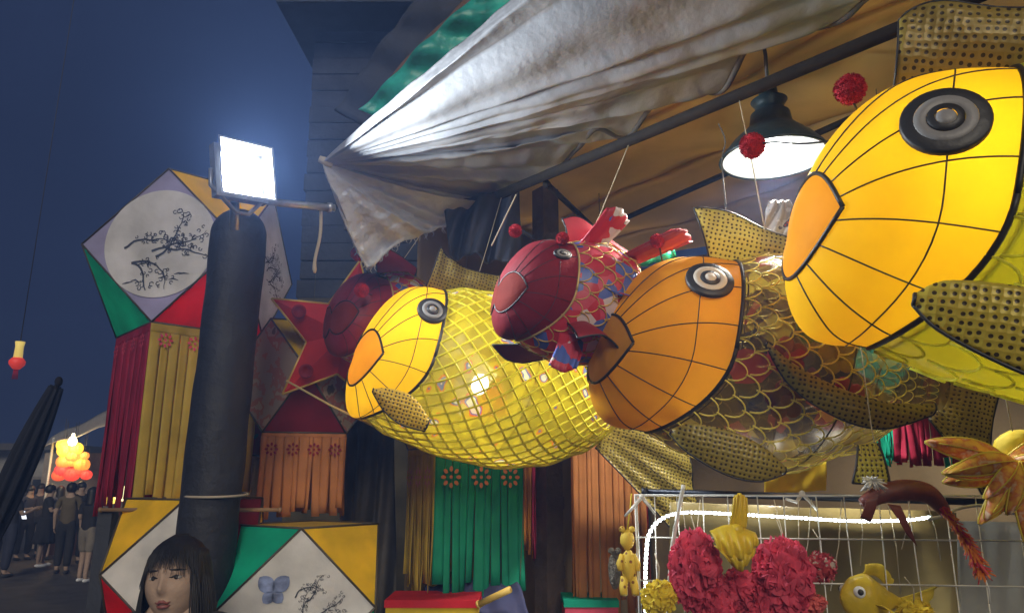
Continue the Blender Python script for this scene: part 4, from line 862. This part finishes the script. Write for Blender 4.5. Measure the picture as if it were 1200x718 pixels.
# ---- dark red koi with fluffy orange tail
ko = empty('koi_ornament', P(1060, 588, 1.58), 'dark red koi ornament with fluffy orange red tail hanging by the LED strip', 'ornament')
mt_k = mat('dark_koi', (.16, .035, .02), .5, 0, .4, 20); q = [P(x, y, 1.58) - P(1060, 588, 1.58) for x, y in ((1010, 590), (1035, 578), (1065, 574), (1090, 580), (1108, 600))]
m = MB(); m.tube(curve(q, 20), [.006+.017*math.sin(PI*min(1, (i+2)/24))**.8 for i in range(21)], 12); m.build('body', mt_k, ko)
q2 = [P(x, y, 1.57) - P(1060, 588, 1.58) for x, y in ((1100, 590), (1118, 612), (1136, 640), (1152, 672))]
q2 = curve(q2, 24); m = MB(); rd = random.Random(4)
for k in range(420):
    i = rd.randint(0, 23); p = q2[i]; R_ = .010+.012*(i/24); a_ = Vector((rd.uniform(-1, 1), rd.uniform(-1, 1), rd.uniform(-1, 1))).normalized(); t_ = (q2[i+1]-q2[i]).normalized()
    e_ = p+a_*R_+t_*.014; s_ = t_.cross(a_).normalized()*.003; m.add([p+a_*R_*.3-s_, p+a_*R_*.3+s_, e_+s_*.6, e_-s_*.6], [(0, 1, 2, 3)], 0 if rd.random() < .5 else 1)
o = m.build('fluffy_tail', [mat('tail_orange', (.75, .22, .02), .6, transl=.3), mat('tail_red', (.62, .05, .06), .6, transl=.3)], ko); o['kind'] = 'stuff'
m = MB(); m.tube([q2[-1], q2[-1]+Vector((.008, 0, -.03)), q2[-1]+Vector((.006, 0, -.06))], .0018, 5); m.build('tail_string', WHITE_WIRE, ko)
for k, qd in enumerate((((1040, 590), (1055, 592), (1075, 640), (1062, 625)), ((1015, 585), (1030, 580), (1020, 612), (1008, 606)))):
    b_ = [P(x, y, 1.565)-P(1060, 588, 1.58) for x, y in qd]; fin(ko, 'side_fin', [b_[0], b_[1]], [b_[3], b_[2]], mt_k, (0, -.006, 0), 8, 6, edge=False)
m = MB(); b_ = P(1015, 560, 1.6)-P(1060, 588, 1.58); fin(ko, 'ribbed_tail', [b_+Vector((-.01, 0, .07)), b_+Vector((.035, 0, .075))], [b_+Vector((-.035, -.01, -.01)), b_+Vector((.045, -.01, -.015))], GOLDNET('gold_rib', 150, (.62, .55, .08)), (0, -.01, 0), rays=7)
m = MB(); m.tube([q[1], q[1]+Vector((0, .02, .15)), q[1]+Vector((0, .03, .4))], .0014, 5); m.build('hanging_string', CORD, ko)
# white gift tuft
m = MB()
for k in range(40):
    a_ = Vector((random.uniform(-1, 1), random.uniform(-.6, .2), random.uniform(-.8, .3))); m.tube([(0, 0, 0), a_*.018, a_*.03], [.003, .003, .001], 4)
tag(m.build('white_tuft', WHITE_WIRE, loc=P(1022, 562, 1.55)), 'small white ribbon tuft above the koi ornament', 'ribbon')
# green balloon-like garland between the maroon and orange carps
m = MB(); q = [P(x, y, 2.35) for x, y in ((700, 302), (720, 298), (745, 304), (770, 302), (790, 296))]; q0 = q[0]
m.tube(curve([p-q0 for p in q], 24), [.012+.012*abs(math.sin(i*.55)) for i in range(25)], 10); tag(m.build('green_garland', mat('green_foil', (.01, .22, .13), .3, .3), loc=q0), 'twisted green foil garland between the maroon and orange carps', 'garland')
# small printed plastic bag between lamp and big carp
c = P(916, 268, 2.1); m = MB(); m.grid(lambda u, v: Vector((.05*(u-.5)*2*(.55+.45*math.sin(PI*v)), -.025*math.cos((u-.5)*PI)*math.sin(PI*v)+.008*math.sin(u*17+v*13), .17*(.5-v))), 24, 24)
tag(m.build('printed_bag', ramp_mat('printed_plastic', 'noise', 22, [(0, (.30, .27, .25)), (.52, (.42, .40, .40)), (.60, (.08, .08, .12)), (.66, (.5, .08, .06)), (.70, (.05, .28, .28))], .25, transp=.1), loc=c, solid=.002), 'crumpled printed plastic bag between the lamp and the largest carp', 'bag')

# ================================================================== PEOPLE
SKIN = mat('skin', (.44, .31, .23), .6, 0, .12, 30, .12, 120, spec=.3); HAIR = mat('black_hair', (.009, .008, .008), .5, 0, .3, 40, 0)
def skin_mesh(nodes, edges, radii, sub=2):
    me = bpy.data.meshes.new('tmp'); me.from_pydata(nodes, edges, []); o = bpy.data.objects.new('tmp', me); col.objects.link(o)
    md = o.modifiers.new('s', 'SKIN'); sv = me.skin_vertices[0].data
    for i, r in enumerate(radii): sv[i].radius = (r, r) if not isinstance(r, tuple) else r
    sv[0].use_root = True; md.use_smooth_shade = True
    s2 = o.modifiers.new('u', 'SUBSURF'); s2.levels = sub; s2.render_levels = sub
    dg = bpy.context.evaluated_depsgraph_get(); ev = bpy.data.meshes.new_from_object(o.evaluated_get(dg)); bpy.data.objects.remove(o); bpy.data.meshes.remove(me)
    return ev
def join_mesh(name, me, extra, mats, parent):
    b = bmesh.new(); b.from_mesh(me)
    if extra:
        vs = [b.verts.new(v) for v in extra.v]
        for f, mi in zip(extra.f, extra.m):
            try: fc_ = b.faces.new([vs[i] for i in f]); fc_.material_index = mi
            except ValueError: pass
    for f in b.faces: f.smooth = True
    b.to_mesh(me); b.free(); me.name = name; me.materials.clear()
    for mm in mats: me.materials.append(mm)
    o = bpy.data.objects.new(name, me); col.objects.link(o); o.parent = parent; return o
def hand_fingers(mb, wrist, d, side):
    d = d.normalized(); s_ = Vector((0, -1, 0)); n = d.cross(s_)
    for k, (off, l_) in enumerate(((.028, .062), (.010, .072), (-.008, .068), (-.026, .055))):
        a = wrist+d*.085+s_*off; mb.tube([a, a+d*l_*.5+n*.006*side, a+d*l_*.8+n*.016*side, a+d*l_+n*.026*side], [.0085, .008, .0075, .004], 8)
    a = wrist+d*.03+s_*.032; mb.tube([a, a+d*.03+s_*.022, a+d*.06+s_*.030], [.011, .010, .006], 8)
def person(label, loc, yaw, H, shirt, lower, skirt_=False, arms='down', hair_len=.10, head=True, step=.05, shoes=None, long_=False):
    k = H/1.7; root = empty('person', Matrix.Translation(loc) @ Matrix.Rotation(yaw, 4, 'Z') @ Matrix.Scale(k, 4), label, 'person')
    el, wr_ = {}, {}
    for sg in (1, -1):
        if arms == 'down': el[sg] = (sg*.225, .03, 1.13); wr_[sg] = (sg*.23, -.04, .89)
        elif arms == 'bent': el[sg] = (sg*.215, .0, 1.13); wr_[sg] = (sg*.12, -.22, 1.17)
        else: el[sg] = (sg*.215, .02, 1.13) if sg > 0 else (sg*.23, -.04, 1.14); wr_[sg] = (sg*.23, -.04, .89) if sg > 0 else (sg*.20, -.27, 1.24)
    nodes = [(0, 0, .95), (0, .005, 1.10), (0, .01, 1.27), (0, .01, 1.40), (0, .0, 1.48), (0, -.012, 1.56), (0, -.012, 1.64)]
    rad = [(.145, .105), (.125, .09), (.145, .10), (.09, .07), .052, (.072, .085), (.062, .075)]
    ed = [(0, 1), (1, 2), (2, 3), (3, 4), (4, 5), (5, 6)]
    if not head: nodes, rad, ed = nodes[:5]+[(0, -.005, 1.53)], rad[:5]+[.05], ed[:5]
    for sg in (1, -1):
        b = len(nodes); nodes += [(sg*.165, .01, 1.385), el[sg], wr_[sg]]; rad += [.055, .040, .028]; ed += [(3, b), (b, b+1), (b+1, b+2)]
        hv = Vector(wr_[sg])-Vector(el[sg]); hp_ = Vector(wr_[sg])+hv.normalized()*.075; nodes.append(tuple(hp_)); rad.append((.034, .018)); ed.append((b+2, b+3))
        b = len(nodes); st_ = step*sg; nodes += [(sg*.085, 0, .86), (sg*.095, -.015-st_, .48), (sg*.095, .02-st_, .09), (sg*.105, -.12-st_, .035)]; rad += [.085, .058, .040, .034]; ed += [(0, b), (b, b+1), (b+1, b+2), (b+2, b+3)]
    me = skin_mesh(nodes, ed, rad); ex = MB()
    for sg in (1, -1): hand_fingers(ex, Vector(wr_[sg]), Vector(wr_[sg])-Vector(el[sg]), sg)
    if head:
        ex.ball((0, -.096, 1.575), .013, 8, (.8, 1.1, 1.2)); 
        for sg in (1, -1): ex.ball((sg*.082, .0, 1.585), .02, 8, (.4, .8, 1.3))
        for sg in (1, -1): ex.ball((sg*.03, -.086, 1.602), .010, 8, (1.2, .6, .6), 1)
        ex.ball((0, -.088, 1.54), .016, 8, (1.3, .5, .4), 2)
    join_mesh('body', me, ex, [SKIN, EYEK, mat('lips', (.42, .14, .12), .5)], root)
    # shirt
    n2 = [(0, 0, .84), (0, .005, 1.12), (0, .01, 1.27), (0, .01, 1.40)]; r2 = [(.178, .142), (.146, .110), (.160, .115), (.10, .078)]; e2 = [(0, 1), (1, 2), (2, 3)]
    for sg in (1, -1):
        b = len(n2); e_ = Vector((sg*.17, .01, 1.385)).lerp(Vector(el[sg]), .75); n2 += [(sg*.17, .01, 1.387), tuple(e_)]; r2 += [.066, .054]; e2 += [(3, b), (b, b+1)]
    join_mesh('shirt', skin_mesh(n2, e2, r2), None, [shirt], root)
    if skirt_:
        m = MB(); m.grid(lambda u, v: Vector(((.155+.09*v)*math.cos(2*PI*u)*(1+.05*v*math.sin(u*60)), (.12+.10*v)*math.sin(2*PI*u)*(1+.05*v*math.sin(u*60)), 1.04-.56*v)), 60, 10, True); m.build('skirt', lower, root, solid=.006)
    else:
        n3 = [(0, 0, .96), (0, .003, 1.08)]; r3 = [(.160, .124), (.138, .102)]; e3 = [(0, 1)]
        for sg in (1, -1):
            b = len(n3); st_ = step*sg; n3 += [(sg*.088, 0, .85), (sg*.096, -.015-st_, .50)]; r3 += [.102, .085]; e3 += [(0, b), (b, b+1)]
            if long_: n3 += [(sg*.096, .015-st_, .12)]; r3 += [.068]; e3 += [(b+1, b+2)]
        join_mesh('trousers' if long_ else 'shorts', skin_mesh(n3, e3, r3), None, [lower], root)
    for sg in (1, -1):
        m = MB(); st_ = step*sg; m.ball((sg*.10, -.045-st_, .04), .1, 14, (.48, 1.25, .42)); m.build('shoe', shoes or SHIN, root)
    if head:
        m = MB()
        def fn(u, v):
            th = 2*PI*u; ph = v*(1.75 if math.sin(th) < -.35 else 2.35); r = .094
            return Vector((r*.98*math.sin(ph)*math.cos(th), .006+r*1.12*math.sin(ph)*math.sin(th), 1.608+r*1.15*math.cos(ph)))
        m.grid(fn, 32, 12, True)
        if hair_len > .12:
            m.grid(lambda u, v: Vector(((.09+.02*v)*math.cos(PI*u), .01+(.10+.015*v)*math.sin(PI*u), 1.62-hair_len*v)), 20, 10)
        m.build('hair', HAIR, root, solid=.008)
    return root
BLK = mat('black_cloth', (.018, .018, .020), .85, 0, .3); OLV = mat('khaki_cloth', (.12, .095, .055), .85); GRY = mat('grey_cloth', (.05, .05, .055), .85); PALE = mat('pale_cloth', (.22, .19, .15), .85); NVY = mat('navy_wear', (.03, .035, .06), .85); SHD = mat('dark_shoe', (.03, .03, .03), .6)
def street(px, feet):
    p = PZ(px, feet, 0); return Vector((p.x, p.y, 0))
person('person in black dress with bare forearms beside the khaki shirted one', street(47, 664), 2.2, 1.66, BLK, BLK, True, 'fwd', .12)
person('person in khaki shirt and black trousers in the street', street(71, 672), 3.4, 1.70, OLV, BLK, False, 'down', .09, shoes=SHD, long_=True)
person('person in black top and pale shorts near the lit stall', street(96, 682), 3.0, 1.62, BLK, PALE, False, 'bent', .24)
person('person in dark grey top facing the photographer with pale face', street(37, 652), .4, 1.68, GRY, BLK, False, 'down', .22, shoes=SHD, long_=True)
person('person in navy shirt holding a lit phone', street(24, 656), 1.2, 1.64, NVY, BLK, False, 'bent', .09, shoes=SHD, long_=True)
person('person in black jacket at the dark street edge', street(4, 676), 2.7, 1.66, BLK, NVY, False, 'fwd', .09, shoes=SHD, long_=True)
person('person in black shirt and trousers behind the khaki shirted one', street(84, 660), 1.0, 1.72, BLK, BLK, False, 'down', .09, shoes=SHD, long_=True)
person('person in dark navy top and long skirt among the crowd', street(60, 655), 4.2, 1.62, NVY, BLK, True, 'bent', .22, shoes=SHD)
person('person in charcoal shirt walking away down the street', street(15, 648), 3.1, 1.74, GRY, NVY, False, 'down', .09, shoes=SHD, long_=True, step=.12)
person('person in black coat beside the folded parasol', street(-8, 662), 2.4, 1.70, BLK, BLK, False, 'down', .09, shoes=SHD, long_=True)
ph = P(28, 603, 14.2); m = MB(); m.box((0, 0, 0), (.10, .015, .19), Matrix.Rotation(.5, 3, 'X')); m.box((0, -.009, .0), (.088, .004, .17), Matrix.Rotation(.5, 3, 'X'), 1)
tag(m.build('phone', [EYEK, mat('phone_screen', (.8, .85, 1), .3, emit=2.0, ecol=(.85, .9, 1))], loc=ph, smooth=False), 'lit phone screen held by the person in navy', 'phone')

# ---- the woman near the post
wz = 1.98; hc = P(208, 683, wz); Hw = 1.60
wl_ = Vector((hc.x, hc.y, 0)); yaw = math.atan2(hc.x, -hc.y)+PI      # facing the camera
yaw = math.atan2(-hc.x, hc.y) - math.radians(24)
wom = person('woman with black fringe and long black hair standing before the black post', wl_, yaw, Hw, mat('charcoal_tee', (.03, .03, .034), .85), BLK, False, 'down', 0, head=False)
k = Hw/1.7; hz = hc.z/k
# head: shaped sphere; x right, -y forward, z up (person scale)
tiltM = Matrix.Translation((0, 0, hz)) @ Matrix.Rotation(math.radians(-10), 4, 'X') @ Matrix.Rotation(math.radians(-4), 4, 'Y')
def face(u, v):
    th = 2*PI*u; ph = PI*v; n = Vector((math.sin(ph)*math.sin(th), -math.sin(ph)*math.cos(th), math.cos(ph)))
    x, y, z = n.x*.082, n.y*.096, n.z*.112
    low = max(0, -n.z)
    x *= 1-.34*low**1.6; y = y*(1-.10*low) if y < 0 else y*(1-.35*low)
    if n.y < 0:
        f = -n.y
        def g(cx, cz, sx, sz): return math.exp(-((x-cx)/sx)**2-((z-cz)/sz)**2)
        d_ = .020*g(0, -.022, .010, .013)+.010*g(0, .0, .007, .022)-.007*(g(.031, .008, .016, .011)+g(-.031, .008, .016, .011))+.004*(g(.034, -.024, .02, .018)+g(-.034, -.024, .02, .018))
        d_ += .007*g(0, -.052, .018, .006)+.007*g(0, -.066, .016, .007)-.004*g(0, -.059, .02, .0025)+.007*g(0, -.095, .018, .012)+.003*g(0, .03, .05, .012)
        y -= d_*min(1, f*2)
    return Vector((x, y, z))
hm = MB(); hm.grid(lambda u, v: tiltM @ face(u, v), 96, 72, True)
hm.tube([tiltM @ Vector((0, .012, -.05)), Vector((0, .004, hz-.13)), Vector((0, .004, hz-.2))], [.05, .048, .055], 16)
for sg in (1, -1): hm.ball(tiltM @ Vector((sg*.077, .012, -.008)), .02, 10, (.45, .8, 1.35))
body = [o for o in wom.children if o.name.startswith('body')][0]
b = bmesh.new(); b.from_mesh(body.data); vs = [b.verts.new(v) for v in hm.v]
for f in hm.f:
    try: b.faces.new([vs[i] for i in f]).smooth = True
    except ValueError: pass
b.to_mesh(body.data); b.free()
def onface(x, z, off=.0):
    best = None
    for i in range(-48, 49):
        for j in range(8, 64):
            if abs(i) > 22: continue
            p = face((i % 96)/96, j/72)
            d_ = (p.x-x)**2+(p.z-z)**2
            if best is None or d_ < best[0]: best = (d_, p)
    return best[1]+Vector((0, -off, 0))
for sg in (1, -1):
    m = MB(); c = onface(sg*.031, .008, -.003); m.ball((0, 0, 0), .0125, 16, (1.15, .55, .40)); e = m.build('eye', mat('eye_white', (.5, .47, .43), .3), wom); e.matrix_local = tiltM @ Matrix.Translation(c)
    m = MB(); m.ball((0, -.0052, 0), .0062, 12, (1, .5, .95)); m.build('iris', EYEK, e)
    m = MB(); m.tube([tiltM @ onface(sg*(.031+dx), .0135-abs(dx)*abs(dx)*22, .0015) for dx in (-.016, -.008, 0, .008, .016)], [.001, .0022, .0026, .0024, .001], 6); m.build('eyelash', HAIR, wom)
    m = MB(); m.tube([tiltM @ onface(sg*(.031+dx), .030-abs(dx-.002)*.15, .0008) for dx in (-.018, -.008, .002, .012, .02)], [.0012, .0028, .003, .0022, .0008], 6); m.build('eyebrow', HAIR, wom)
LIP = mat('lip_red', (.28, .09, .08), .45)
m = MB(); m.tube([tiltM @ onface(dx, -.0535+.0015*math.cos(dx*260), .0015) for dx in (-.021, -.012, -.004, 0, .004, .012, .021)], [.0008, .0032, .0045, .0038, .0045, .0032, .0008], 8); m.build('upper_lip', LIP, wom)
m = MB(); m.tube([tiltM @ onface(dx, -.0645+abs(dx)*.18, .0012) for dx in (-.019, -.01, 0, .01, .019)], [.0008, .0042, .0055, .0042, .0008], 8); m.build('lower_lip', LIP, wom)
# hair: cap, fringe, long back
m = MB(); rd = random.Random(9)
def lock(pts, w0, w1, n=8):
    m.tube(curve(pts, n), [w0+(w1-w0)*i/n for i in range(n+1)], 6)
def cap(u, v):
    th = 2*PI*u; fr = max(0, math.cos(th)); ph = v*(2.0-1.05*fr**1.5); n = Vector((math.sin(ph)*math.sin(th), -math.sin(ph)*math.cos(th), math.cos(ph)))
    rr = 1.0+.012*math.sin(th*34)*min(1, v*2); return tiltM @ Vector((n.x*.089*rr, .006+n.y*.106*rr, .006+n.z*.127))
m.grid(cap, 96, 20, True)
for i in range(46):
    th = -1.0+2.0*i/45; x0 = math.sin(th); 
    p = lambda ph, s_: tiltM @ Vector((math.sin(ph)*math.sin(th)*.089*s_, .006-math.sin(ph)*math.cos(th)*.108*s_, .006+math.cos(ph)*.127))
    lock([p(.25, 1), p(.7, 1.02), p(1.05, 1.03), p(1.30+rd.uniform(-.12, .10)+.28*abs(th), 1.04)], .0045, .0006)
for i in range(60):
    th = rd.uniform(-1.1, 1.1); p = lambda ph, s_: tiltM @ Vector((math.sin(ph)*math.sin(th)*.089*s_, .006-math.sin(ph)*math.cos(th)*.108*s_, .006+math.cos(ph)*.127))
    sw = rd.uniform(-.004, .004); lock([p(.5, 1.03), p(.9, 1.04), p(1.15, 1.045), p(1.36+rd.uniform(-.05, .12)+.3*abs(th), 1.05)+Vector((sw, 0, 0))], .0012, .0004)
m.grid(lambda u, v: tiltM @ Vector(((.086+.012*v)*math.sin(.95+u*(2*PI-1.9)), .01-(.100-.004*v)*math.cos(.95+u*(2*PI-1.9))+.02*v, .03-.30*v)), 60, 12)
for i in range(420):
    th = rd.uniform(.80, 2*PI-.80); p0 = Vector((.087*math.sin(th), .006-.104*math.cos(th), .02)); j = rd.uniform(.95, 1.12)
    e_ = Vector((p0.x*1.12*j, p0.y*.9*j+.02, -.30+rd.uniform(-.05, .05)))
    lock([tiltM @ Vector((p0.x*.8, p0.y*.8, .09)), tiltM @ p0, tiltM @ Vector((p0.x*1.08*j, p0.y*1.02+.008, -.09)), tiltM @ e_], rd.uniform(.0012, .0035), .0008, 10)
m.build('hair', HAIR, wom)

# ================================================================== FAR STREET
# dark timber house behind the stall
hx0 = P(352, 300, 7.5); hx1 = P(700, 300, 7.5); ho = Vector((hx0.x, hx0.y, 0))
hs = empty('timber_house', ho, 'dark olive timber house rising behind the tarp corner', 'building'); HW = hx1.x-hx0.x
m = MB(); m.box((HW/2, 1.5, 1.75), (HW, 3, 3.5)); m.build('lower_wall', mat('olive_plaster', (.075, .062, .032), .9, 0, .5, 3, .6, 8), hs, smooth=False)
bm_ = mat('dark_boards', (.026, .028, .034), .85, 0, .4, 4, .4, 20); zb = 3.5; pk = None; rd = random.Random(8)
for k in range(16):
    m = MB(); hgt_ = .19; m.box((HW/2, 1.5-rd.uniform(0, .012), zb+hgt_/2), (HW+rd.uniform(-.03, .03), 3.02, hgt_-.012), Matrix.Rotation(rd.uniform(-.004, .004), 3, 'Y')); m.build('board', bm_, hs, smooth=False); zb += hgt_
m = MB(); m.box((HW/2, 1.3, zb+.1), (HW+.5, 3.8, .16), Matrix.Rotation(.06, 3, 'X')); m.build('roof', MATS['navy_canvas'], hs, smooth=False)
for (wx, wz_) in ((.75, 4.6), (1.9, 4.6), (.62, 2.72)):
    m = MB(); m.box((wx, -.03, wz_), (.62, .06, .8)); wn = m.build('window', mat('old_frame', (.07, .055, .04), .8), hs, smooth=False)
    for sx in (-.14, .14): m = MB(); m.box((wx+sx, -.062, wz_), (.23, .012, .68)); m.build('pane', mat('night_pane', (.012, .014, .02), .2), wn, smooth=False)
# far lit stall on the left
fs = PZ(95, 655, 0); fs.z = 0; Z = (P(95, 560, 1)-CAM)
zf = fs.y/math.cos(TH)*.985
def Q(px, py, dz=0): return P(px, py, zf+dz)
stall = empty('far_stall', fs, 'far market stall with pale canopy and glowing goods', 'stall'); O2 = fs
m = MB(); q = [Q(52, 523, -.5), Q(215, 470, -.5), Q(215, 440, 2), Q(60, 512, 2)]
m.grid(lambda u, v: (q[0]*(1-u)+q[1]*u)*(1-v)+(q[3]*(1-u)+q[2]*u)*v-O2+Vector((0, 0, .03*math.sin(u*20))), 30, 6); m.build('canopy', mat('pale_canopy', (.55, .50, .42), .7, transl=.3), stall, solid=.01)
for x in (62, 210): a = Q(x, 520, -.3)-O2; m = MB(); m.tube([Vector((a.x, a.y, -.0)), a+Vector((0, 0, .15))], .03, 8); m.build('post', WHITE_WIRE, stall)
a = Q(58, 600, .2)-O2; b_ = Q(215, 598, .2)-O2; m = MB(); m.box(((a.x+b_.x)/2, (a.y+b_.y)/2+.3, .5), (b_.x-a.x, .7, 1.0)); m.build('counter', mat('stall_cloth', (.10, .05, .04), .8), stall, smooth=False)
m = MB(); a = Q(52, 540, 2.2)-O2; b_ = Q(215, 540, 2.2)-O2; m.box(((a.x+b_.x)/2, a.y, 1.25), (b_.x-a.x, .04, 2.5)); m.build('back_sheet', mat('stall_sheet', (.35, .30, .24), .8), stall, smooth=False)
lb = Q(85, 517, -.6); le = empty('stall_bulb', lb, 'bright warm bulb under the far stall canopy', 'bulb'); m = MB(); m.lathe([(0, -.10), (.07, -.08), (.10, 0), (.07, .08), (.03, .12), (.03, .18), (0, .19)], 16); m.build('glass', mat('warm_bulb', (1, .9, .6), .4, emit=14, ecol=(1, .86, .5)), le)
point_light('stall_lamp', (0, -.25, -.2), 45, (1, .75, .4), .12, le)
FL = [(128, 580, .24, (1, .62, .10), 2.2, 'glowing amber lantern on the far counter', None), (144, 578, .2, (1, .85, .45), 2.4, 'glowing cream lantern on the far counter', None), (163, 578, .2, (.5, .16, .40), .4, 'violet lantern on the far counter', None), (118, 584, .12, (1, .45, .08), 1.6, 'small orange lantern at the end of the far counter', None)]
rd = random.Random(21)
for i in range(16): FL.append((rd.uniform(68, 104), 520+i*2.6+rd.uniform(-3, 3), rd.uniform(.09, .17), (1, (.58 if i < 5 else .26 if i < 11 else .07)+rd.uniform(-.03, .05), .04), 2.6-.1*i, 'glowing %s lantern bunched under the far stall bulb' % ('yellow' if i < 5 else 'orange' if i < 11 else 'red'), 'lanterns bunched at the far stall'))
for i, (x, y, r, cc, em, lb_, gr_) in enumerate(FL):
    rt = empty('round_lantern', Q(x, y, -.4 if gr_ else 0), lb_, 'lantern', gr_); m = MB()
    m.grid(lambda u, v: Vector((r*(1+.05*math.cos(u*2*PI*10))*math.sin(PI*v)**.8*math.cos(2*PI*u), r*(1+.05*math.cos(u*2*PI*10))*math.sin(PI*v)**.8*math.sin(2*PI*u), r*.9*math.cos(PI*v))), 40, 12, True)
    m.build('paper_globe', mat('glow_paper_%d' % i, cc, .6, emit=em, ecol=cc), rt); m = MB(); m.lathe([(0, r*.86), (r*.3, r*.86), (r*.3, r*.98), (0, r*.98)], 14); m.lathe([(0, -r*.98), (r*.3, -r*.98), (r*.3, -r*.86), (0, -r*.86)], 14); m.build('caps', GOLDEDGE, rt)
    if gr_: m = MB(); m.tube([(0, 0, r*.9), (0, 0, r*.9+.5)], .006, 5); m.build('cord', DCORD, rt)
m = MB(); m.ball((0, 0, 0), .16, 14, (1.1, .6, 1), jit=.12); m.ball((.16, 0, -.06), .12, 12, (1, .6, 1), jit=.12); tag(m.build('black_bag', BLK, loc=Q(188, 580)), 'black bag among the goods on the far counter', 'bag')
slab('white_poster', [Q(174, 590), Q(206, 590), Q(206, 566), Q(174, 566)], .02, W_PAPER, 'white sheet hanging over the far counter', 'sheet', .01)
# far pale building at the left edge
bl_ = empty('low_building', PZ(0, 610, 0), 'pale low building at the far left end of the street', 'building'); ob_ = bl_.location
wa, wb = P(-60, 528, 27)-ob_, P(72, 528, 27)-ob_; gz = 0
m = MB(); m.box(((wa.x+wb.x)/2, wa.y+2, wa.z/2), (wb.x-wa.x, 4, wa.z)); m.build('wall', mat('plaster', (.40, .38, .34), .85, 0, .3, 1.5), bl_, smooth=False)
m = MB(); m.box(((wa.x+wb.x)/2, wa.y+1.8, wa.z+.12), (wb.x-wa.x+.6, 5, .24)); m.build('roof', mat('roof_tile', (.09, .085, .085), .8), bl_, smooth=False)
for i in range(3):
    x = wa.x+(wb.x-wa.x)*(.25+.27*i); m = MB(); m.box((x, wa.y-.02, wa.z*.45), (.9, .1, 1.3)); wn = m.build('window', mat('window_frame', (.25, .22, .18), .7), bl_, smooth=False)
    for sx in (-.21, .21): m = MB(); m.box((x+sx, wa.y-.075, wa.z*.45), (.36, .02, 1.1)); m.build('pane', mat('dark_pane', (.03, .035, .04), .15), wn, smooth=False)
# leaning parasol pole
a = P(-6, 612, 7.0); b_ = P(62, 462, 7.0); d_ = (b_-a); g = a-d_*(a.z/d_.z)
pa = empty('folded_parasol', g, 'dark folded parasol leaning at the left edge of the street', 'parasol'); tp = b_+d_*.1-g
m = MB(); m.tube([Vector(), tp], .022, 8); m.build('shaft', POLE, pa)
m = MB(); ax = tp.normalized(); e1 = ax.orthogonal().normalized(); e2 = ax.cross(e1)
m.grid(lambda u, v: tp*(.28+.70*v)+(e1*math.cos(2*PI*u)+e2*math.sin(2*PI*u))*(.028+.085*math.sin(PI*min(1, (1-v)*.9+.06))**.7)*(1+.22*math.sin(u*2*PI*8+v*2)), 64, 16, True); m.build('folded_cover', mat('dark_parasol', (.012, .014, .022), .85), pa)
m = MB(); m.ball(tp, .035, 10, (1, 1, 1.4)); m.build('finial', POLE, pa)
# hanging small red lantern over the street
sl = empty('small_lantern', P(20, 425, 9), 'small red and yellow lantern hanging over the street at far left', 'lantern')
m = MB(); m.lathe([(0, -.08), (.04, -.075), (.085, -.02), (.09, .02), (.06, .06), (0, .065)], 18); m.build('red_globe', mat('lit_red_globe', (.75, .05, .04), .5, emit=.35, ecol=(1, .08, .06)), sl)
m = MB(); m.lathe([(0, .06), (.05, .065), (.045, .20), (.055, .26), (0, .265)], 16); m.build('yellow_neck', mat('lit_yellow_neck', (.85, .65, .15), .5, emit=.5, ecol=(1, .75, .2)), sl)
m = MB(); m.tube([(0, 0, .26), (0, 0, 5.2)], .006, 5); m.build('cord', DCORD, sl)
for k in range(5): m = MB(); m.tube([((k-2)*.012, 0, -.08), ((k-2)*.016, 0, -.2)], .004, 4); m.build('tassel', R_PAPER, sl)
wp = P(20, 425, 9); m = MB(); m.tube([Vector((-8, 0, .1)), Vector((0, 0, 0)), Vector((9, 0, .15))], .012, 6); tag(m.build('overhead_cable', DCORD, loc=wp+Vector((0, 0, 5.2))), 'dark cable strung high across the street', 'cable')

# ================================================================== HAZE
m = MB(); m.box((0, 22, 5.5), (70, 50, 13.2)); hz_ = m.build('haze', None, smooth=False); hz_.data.materials.clear()
hm_ = bpy.data.materials.new('haze_air'); hm_.use_nodes = True; t = hm_.node_tree; t.nodes.clear()
ou = t.nodes.new('ShaderNodeOutputMaterial'); pv = t.nodes.new('ShaderNodeVolumePrincipled'); pv.inputs['Color'].default_value = (.30, .48, 1, 1); pv.inputs['Density'].default_value = .0125; pv.inputs['Anisotropy'].default_value = .3
t.links.new(pv.outputs[0], ou.inputs['Volume']); hz_.data.materials.append(hm_); tag(hz_, None, None, kind='stuff')
